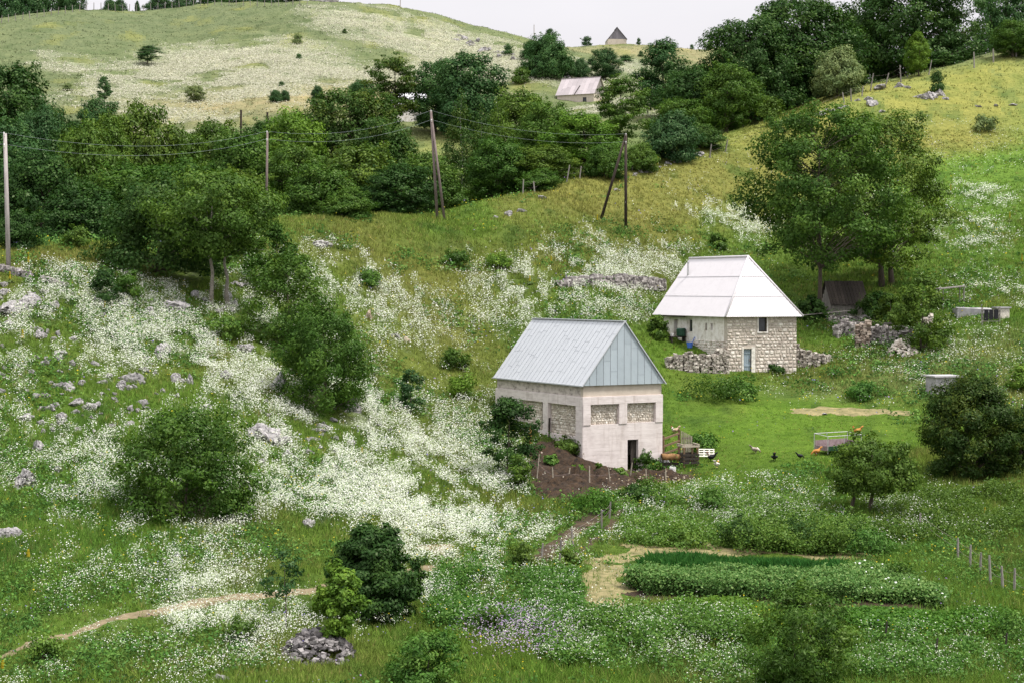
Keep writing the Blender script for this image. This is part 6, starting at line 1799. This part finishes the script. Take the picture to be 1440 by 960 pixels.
BIG = [(18, 438, 40, 26, 'long grey outcrop at the picture edge below the low stone line'), (42, 428, 34, 24, 'pale outcrop block beside the long edge outcrop'), (10, 458, 18, 12, 'small outcrop stone below the long edge outcrop'),
 (56, 474, 22, 16, 'lichened stone right of a yellow mullein'), (86, 498, 20, 14, 'pale stone, uppermost of the loose cluster on the flower slope'), (62, 512, 18, 12, 'flat stone on the outer side of the loose cluster'), (100, 512, 20, 14, 'stone on the inner side of the loose cluster'), (95, 546, 24, 14, 'stone below the loose cluster, pale and round'),
 (185, 536, 32, 26, 'tall cracked boulder of the twin boulders on the slope'), (170, 544, 22, 18, 'lower boulder of the twin boulders on the slope'), (229, 496, 26, 26, 'pointed lone rock in thick white flowers'), (248, 536, 16, 20, 'upright stone below the pointed lone rock'), (266, 538, 16, 20, 'second upright stone below the pointed lone rock'),
 (106, 568, 22, 16, 'grey stone of the lower trio, at its outer end'), (130, 574, 22, 18, 'grey stone of the lower trio, at its inner end'), (85, 588, 30, 20, 'largest grey stone of the lower trio'), (38, 588, 24, 12, 'low stone near the picture edge below the trio'), (53, 630, 26, 24, 'white boulder alone on the green slope'),
 (33, 682, 38, 42, 'big jagged grey boulder near the picture edge'), (14, 752, 28, 20, 'grey rock at the picture edge above the earth path'), (82, 662, 14, 12, 'small stone right of the big jagged boulder'), (95, 686, 14, 10, 'small stone downhill of the big jagged boulder'),
 (375, 618, 46, 44, 'large cracked boulder, big one of the central outcrop'), (395, 624, 30, 28, 'round shoulder stone of the central outcrop'), (357, 606, 24, 18, 'pale top stone of the central outcrop'), (393, 548, 28, 40, 'pale rock at the lower edge of the juniper'), (345, 492, 34, 20, 'grey slab in flowers between the pointed rock and the juniper'),
 (240, 436, 46, 24, 'long grey ledge below the pair of shrubs'), (208, 440, 24, 16, 'grey stone beside the long ledge'), (275, 418, 14, 16, 'grey stone left of the two trunks'), (320, 420, 18, 18, 'grey stone right of the two trunks'), (335, 402, 18, 12, 'pinkish stone behind the two trunks'), (185, 384, 14, 18, 'small dark stone at the foot of the dense thicket'),
 (433, 738, 28, 20, 'small sharp rock in white flowers above the dense dark bush'), (495, 576, 26, 34, 'pale rock under the right side of the juniper'), (455, 602, 20, 14, 'flat rock downhill of the juniper'), (308, 955, 24, 14, 'dark stone in dry grass at the lower picture edge'),
 (453, 345, 34, 12, 'flat pale outcrop on top of the slope near the willow'), (316, 530, 22, 16, 'half hidden stone in thick flowers'), (140, 640, 14, 10, 'tiny stone uphill of the large loose bush'), (230, 695, 16, 14, 'stone hidden at the skirt of the large loose bush')]
for i, (a, b_, c_, d_, lab) in enumerate(BIG): rock(a, b_, c_, d_, lab, 'rocks on the near flower slope', None, i)
for i, (a, b_, c_, d_, lab, *mt) in enumerate([(518, 448, 13, 20, 'tall orange-tinted stone on the slope above the barn', 'rock_tan'), (531, 444, 8, 9, 'small orange-tinted stone next to the tall one', 'rock_tan'), (556, 474, 18, 12, 'bluish flat stone below the orange-tinted pair', 'rock'), (462, 440, 22, 12, 'pinkish stone above the juniper', 'rock_tan'), (571, 480, 14, 12, 'brownish stone beside the bluish flat one', 'rock_tan'),
   (1239, 124, 30, 12, 'long pale boulder by the ridge fence'), (1265, 122, 12, 10, 'pale boulder right of the long one by the ridge fence'), (1276, 124, 8, 6, 'smallest pale boulder by the ridge fence'), (1227, 148, 22, 12, 'pale boulder halfway down from the ridge fence'), (1216, 170, 34, 10, 'flat pale outcrop over the top of the broad leafy tree'), (1242, 158, 10, 7, 'little stone between two pale boulders'),
   (1310, 138, 26, 18, 'grey boulder under the tiny rock-grown tree'), (1296, 138, 22, 13, 'low grey boulder left of the tiny rock-grown tree'), (1322, 134, 16, 14, 'grey boulder behind the tiny rock-grown tree'), (1330, 140, 9, 8, 'end stone of the rocks under the tiny tree'), (715, 302, 18, 10, 'white stone on the dry slope below the ridge fence'), (733, 298, 12, 8, 'white stone beside the larger one below the ridge fence'), (762, 279, 16, 6, 'flat white stone near the first ridge fence posts'), (697, 307, 10, 6, 'small white stone on the dry slope, downhill end'), (868, 268, 10, 6, 'small white stone left of the dark slope pole'),
   (1376, 150, 14, 4, 'low white stone in the grass row at the picture edge'), (1400, 149, 12, 4, 'second low white stone in the grass row'), (1425, 148, 14, 4, 'last low white stone in the grass row'), (1416, 706, 12, 8, 'small stone on the dry bank right of the yews'), (1160, 585 - 3, 10, 4, 'flat stone in the strip of mown hay')]): 
    rock(a, b_, c_, d_, lab, 'scattered pale rocks', mt[0] if mt else None, i + 3)
r2 = random.Random(5)
for k, (x0, y0_, x1, y1_, lab, grp) in enumerate([(892, 244, 990, 213, 'pale field stone in the broken line along the ridge fence by the round bush', 'field stones by the round bush'), (1122, 168, 1222, 136, 'pale field stone in the broken line climbing the ridge under the great beeches', 'field stones under the beeches')]):
    for i in range(22):
        f = r2.random(); px = x0 + (x1 - x0) * f; q = PR(px, y0_ + (y1_ - y0_) * f + r2.uniform(0, 5))
        s_ = r2.uniform(.25, .62) * q.y / 200
        o = bpy.data.objects.new('field_stone', RM[i % 9]); COL.objects.link(o); o.location = q; o.scale = (s_ * 1.1, s_, s_ * .7); o.rotation_euler = (0, 0, r2.uniform(0, 6))
        tag(o, lab, 'rock', grp)
for i in range(170):                                       # the rest are alike
    k_ = r2.choice([(60, 520, 70, 60), (110, 560, 70, 50), (190, 540, 60, 40), (240, 430, 110, 30), (370, 600, 90, 50), (240, 560, 240, 160), (480, 600, 70, 60), (30, 440, 50, 40)])
    px, py = max(2, k_[0] + r2.uniform(-1, 1) * k_[2]), k_[1] + r2.uniform(-1, 1) * k_[3]
    s = r2.uniform(6, 17)
    rock(px, py, s, s * .7, 'small grey limestone lump half sunk among the white flowers of the near slope', 'small limestone lumps in the flowers', None, i)
for i in range(34):
    px = r2.uniform(640, 800); py = 36 + (px - 600) * .36 + r2.uniform(-3, 9)
    s = r2.uniform(5, 14)
    rock(px, py, s, s * .6, 'grey crag rock on the rocky shoulder of the flower hill', 'crag rocks on the hill shoulder', None, i)


# ------------------------------------------------------------------ mulleins: tall yellow flower spikes
def mullein(px, py, top, lab):
    q = P(px, py); h = float(along(px, top, q.y)[2]) - q.z
    o = empty('mullein', q, random.uniform(0, 6), lab, 'mullein', 'yellow mullein spikes')
    t = MB(); t.tube([(0, 0, 0), (.02, 0, h * .5), (0, .02, h)], [.03, .025, .012], 5); t.build('stem', M['leaf_weed'], o)
    r = np.random.default_rng(int(px)); n = 150
    z = h * (.38 + .62 * r.random(n)); a = r.uniform(0, 6.28, n); rd = .055 * (1.15 - z / h) + .02
    c = np.stack([np.cos(a) * rd, np.sin(a) * rd, z], -1)
    v, f = leaf_cards(c, np.stack([np.cos(a), np.sin(a), np.full(n, .4)], -1), np.full(n, .035), r, .9)
    np_mesh('flower_spike', v, f, [M['petal']], o, fattr={'col': np.tile([.46, .38, .035], (n, 1)) * r.uniform(.8, 1.15, (n, 1))})
    n = 40; a = r.uniform(0, 6.28, n); rd = r.uniform(.05, .3, n); c = np.stack([np.cos(a) * rd, np.sin(a) * rd, r.uniform(.05, .4, n) * h * .5], -1)
    v, f = leaf_cards(c, np.stack([np.cos(a) * .5, np.sin(a) * .5, np.ones(n)], -1), np.full(n, .12), r, .4)
    np_mesh('leaves', v, f, [M['leaf_silver']], o, fattr={'tint': r.random(n)})


for a, b_, c_, lab in [(40, 378, 355, 'mullein by the foot of the pale pole'), (14, 398, 382, 'short mullein at the picture edge below the low stone line'), (32, 482, 464, 'mullein left of the lichened stone'), (148, 436, 424, 'short mullein below the pair of shrubs'), (40, 788, 772, 'mullein above the earth path near the picture edge'), (4, 945, 928, 'mullein in the lowest corner by the earth path'),
                       (925, 238, 220, 'mullein at the field stones by the ridge fence'), (840, 314, 302, 'mullein at the foot of the slanting prop'), (1337, 274, 259, 'mullein right of the broad leafy tree'), (1420, 312, 298, 'mullein high on the green bank at the picture edge'), (1437, 372, 358, 'mullein at the very picture edge above the slatted rack'), (775, 372, 360, 'mullein in flowers above the barn roof'), (745, 400, 388, 'mullein lower in the flowers above the barn roof'),
                       (509, 640, 628, 'mullein downhill of the juniper'), (1385, 724, 713, 'mullein on the dry bank right of the round-headed tree'), (306, 490, 476, 'mullein between the pointed rock and the juniper')]:
    mullein(a, b_, c_, lab)

Wm = world_poly([(740, 640), (790, 618), (822, 648), (900, 666), (970, 668), (950, 688), (850, 688), (790, 698)])
def litter_h(x, y, r): return .12 + r.uniform(0, .5, len(x))
discs('straw_litter', 1500, soft(cx, cy, Wm, .8) * cell_area, 43, lambda x, y, r: r.uniform(.02, .5, len(x)), .04, [(.34, .27, .18), (.46, .40, .32), (.12, .085, .05), (.03, .02, .014), (.03, .02, .014)], 'scraps of pale straw and stone chips on the manure heap')
# violet sage by the lower edge
Wv = world_poly([(680, 905), (720, 878), (770, 890), (772, 925), (700, 930)])
wv = soft(cx, cy, Wv, 1.2) * cell_area
discs('violet_sage', 1500, wv, 41, lambda x, y, r: r.uniform(.3, .9, len(x)), .035, [(.36, .28, .40), (.44, .36, .46), (.30, .22, .38)], 'pale violet sage flowering at the lower edge of the meadow')
scatter_meadow()

# ------------------------------------------------------------------ light: bright overcast, a soft high sun from the right behind the eye
SUN_EL, SUN_AZ = R_(63), R_(112)                            # azimuth clockwise from the view direction (+Y)
sd = bpy.data.lights.new('sun', 'SUN'); sd.energy = 2.2; sd.angle = R_(9); sd.color = (1.0, .96, .90)
so = bpy.data.objects.new('sun', sd); COL.objects.link(so)
dirn = Vector((math.sin(SUN_AZ) * math.cos(SUN_EL), math.cos(SUN_AZ) * math.cos(SUN_EL), math.sin(SUN_EL)))
so.rotation_euler = dirn.to_track_quat('Z', 'Y').to_euler()
so.location = (30, -30, 90)
wd = bpy.data.worlds.new('World'); scene.world = wd; wd.use_nodes = True
nt = wd.node_tree; nt.nodes.clear()
wo = nt.nodes.new('ShaderNodeOutputWorld'); bg = nt.nodes.new('ShaderNodeBackground')
sky = nt.nodes.new('ShaderNodeTexSky'); sky.sky_type = 'NISHITA'; sky.sun_disc = False
sky.sun_elevation = SUN_EL; sky.sun_rotation = SUN_AZ; sky.air_density = 1.0; sky.dust_density = 3.0; sky.ozone_density = 1.0
tc = nt.nodes.new('ShaderNodeTexCoord'); sp = nt.nodes.new('ShaderNodeSeparateXYZ'); nt.links.new(tc.outputs['Generated'], sp.inputs[0])
nz = nt.nodes.new('ShaderNodeTexNoise'); nz.inputs['Scale'].default_value = 3.5; nz.inputs['Detail'].default_value = 5; nz.inputs['Roughness'].default_value = .55
mp = nt.nodes.new('ShaderNodeMapping'); mp.inputs['Scale'].default_value = (1, 1, 3.5); nt.links.new(tc.outputs['Generated'], mp.inputs[0]); nt.links.new(mp.outputs[0], nz.inputs['Vector'])
# a closed cloud deck: brighter overhead than at the horizon
CL = 4.5
gr = ramp(nt, sp.outputs[2], [(0.0, (.76, .725, .745)), (.10, (.76, .73, .75)), (.35, (1.15, 1.14, 1.16)), (1.0, (2.0, 2.02, 2.08))])
cl = mixc(nt, 1, gr, ramp(nt, nz.outputs[0], [(.35, (.955, .955, .96)), (.62, (1.02, 1.01, 1.015))]), 'MULTIPLY')
cl = mixc(nt, 1, cl, (1, 1, 1), 'MULTIPLY')
sc_ = nt.nodes.new('ShaderNodeVectorMath'); sc_.operation = 'SCALE'; nt.links.new(cl, sc_.inputs[0]); sc_.inputs['Scale'].default_value = CL
nt.links.new(mixc(nt, .93, sky.outputs[0], sc_.outputs[0]), bg.inputs[0])
bg.inputs[1].default_value = .12
nt.links.new(bg.outputs[0], wo.inputs[0])

vs = scene.view_settings
scene.display_settings.display_device = 'sRGB'
vs.view_transform = 'Standard'; vs.look = 'None'; vs.exposure = 1.03; vs.gamma = 1.0; vs.use_curve_mapping = False
cy_ = scene.cycles
cy_.max_bounces = 5; cy_.diffuse_bounces = 3; cy_.glossy_bounces = 2; cy_.transmission_bounces = 3; cy_.transparent_max_bounces = 4; cy_.volume_bounces = 0
cy_.caustics_reflective = False; cy_.caustics_refractive = False
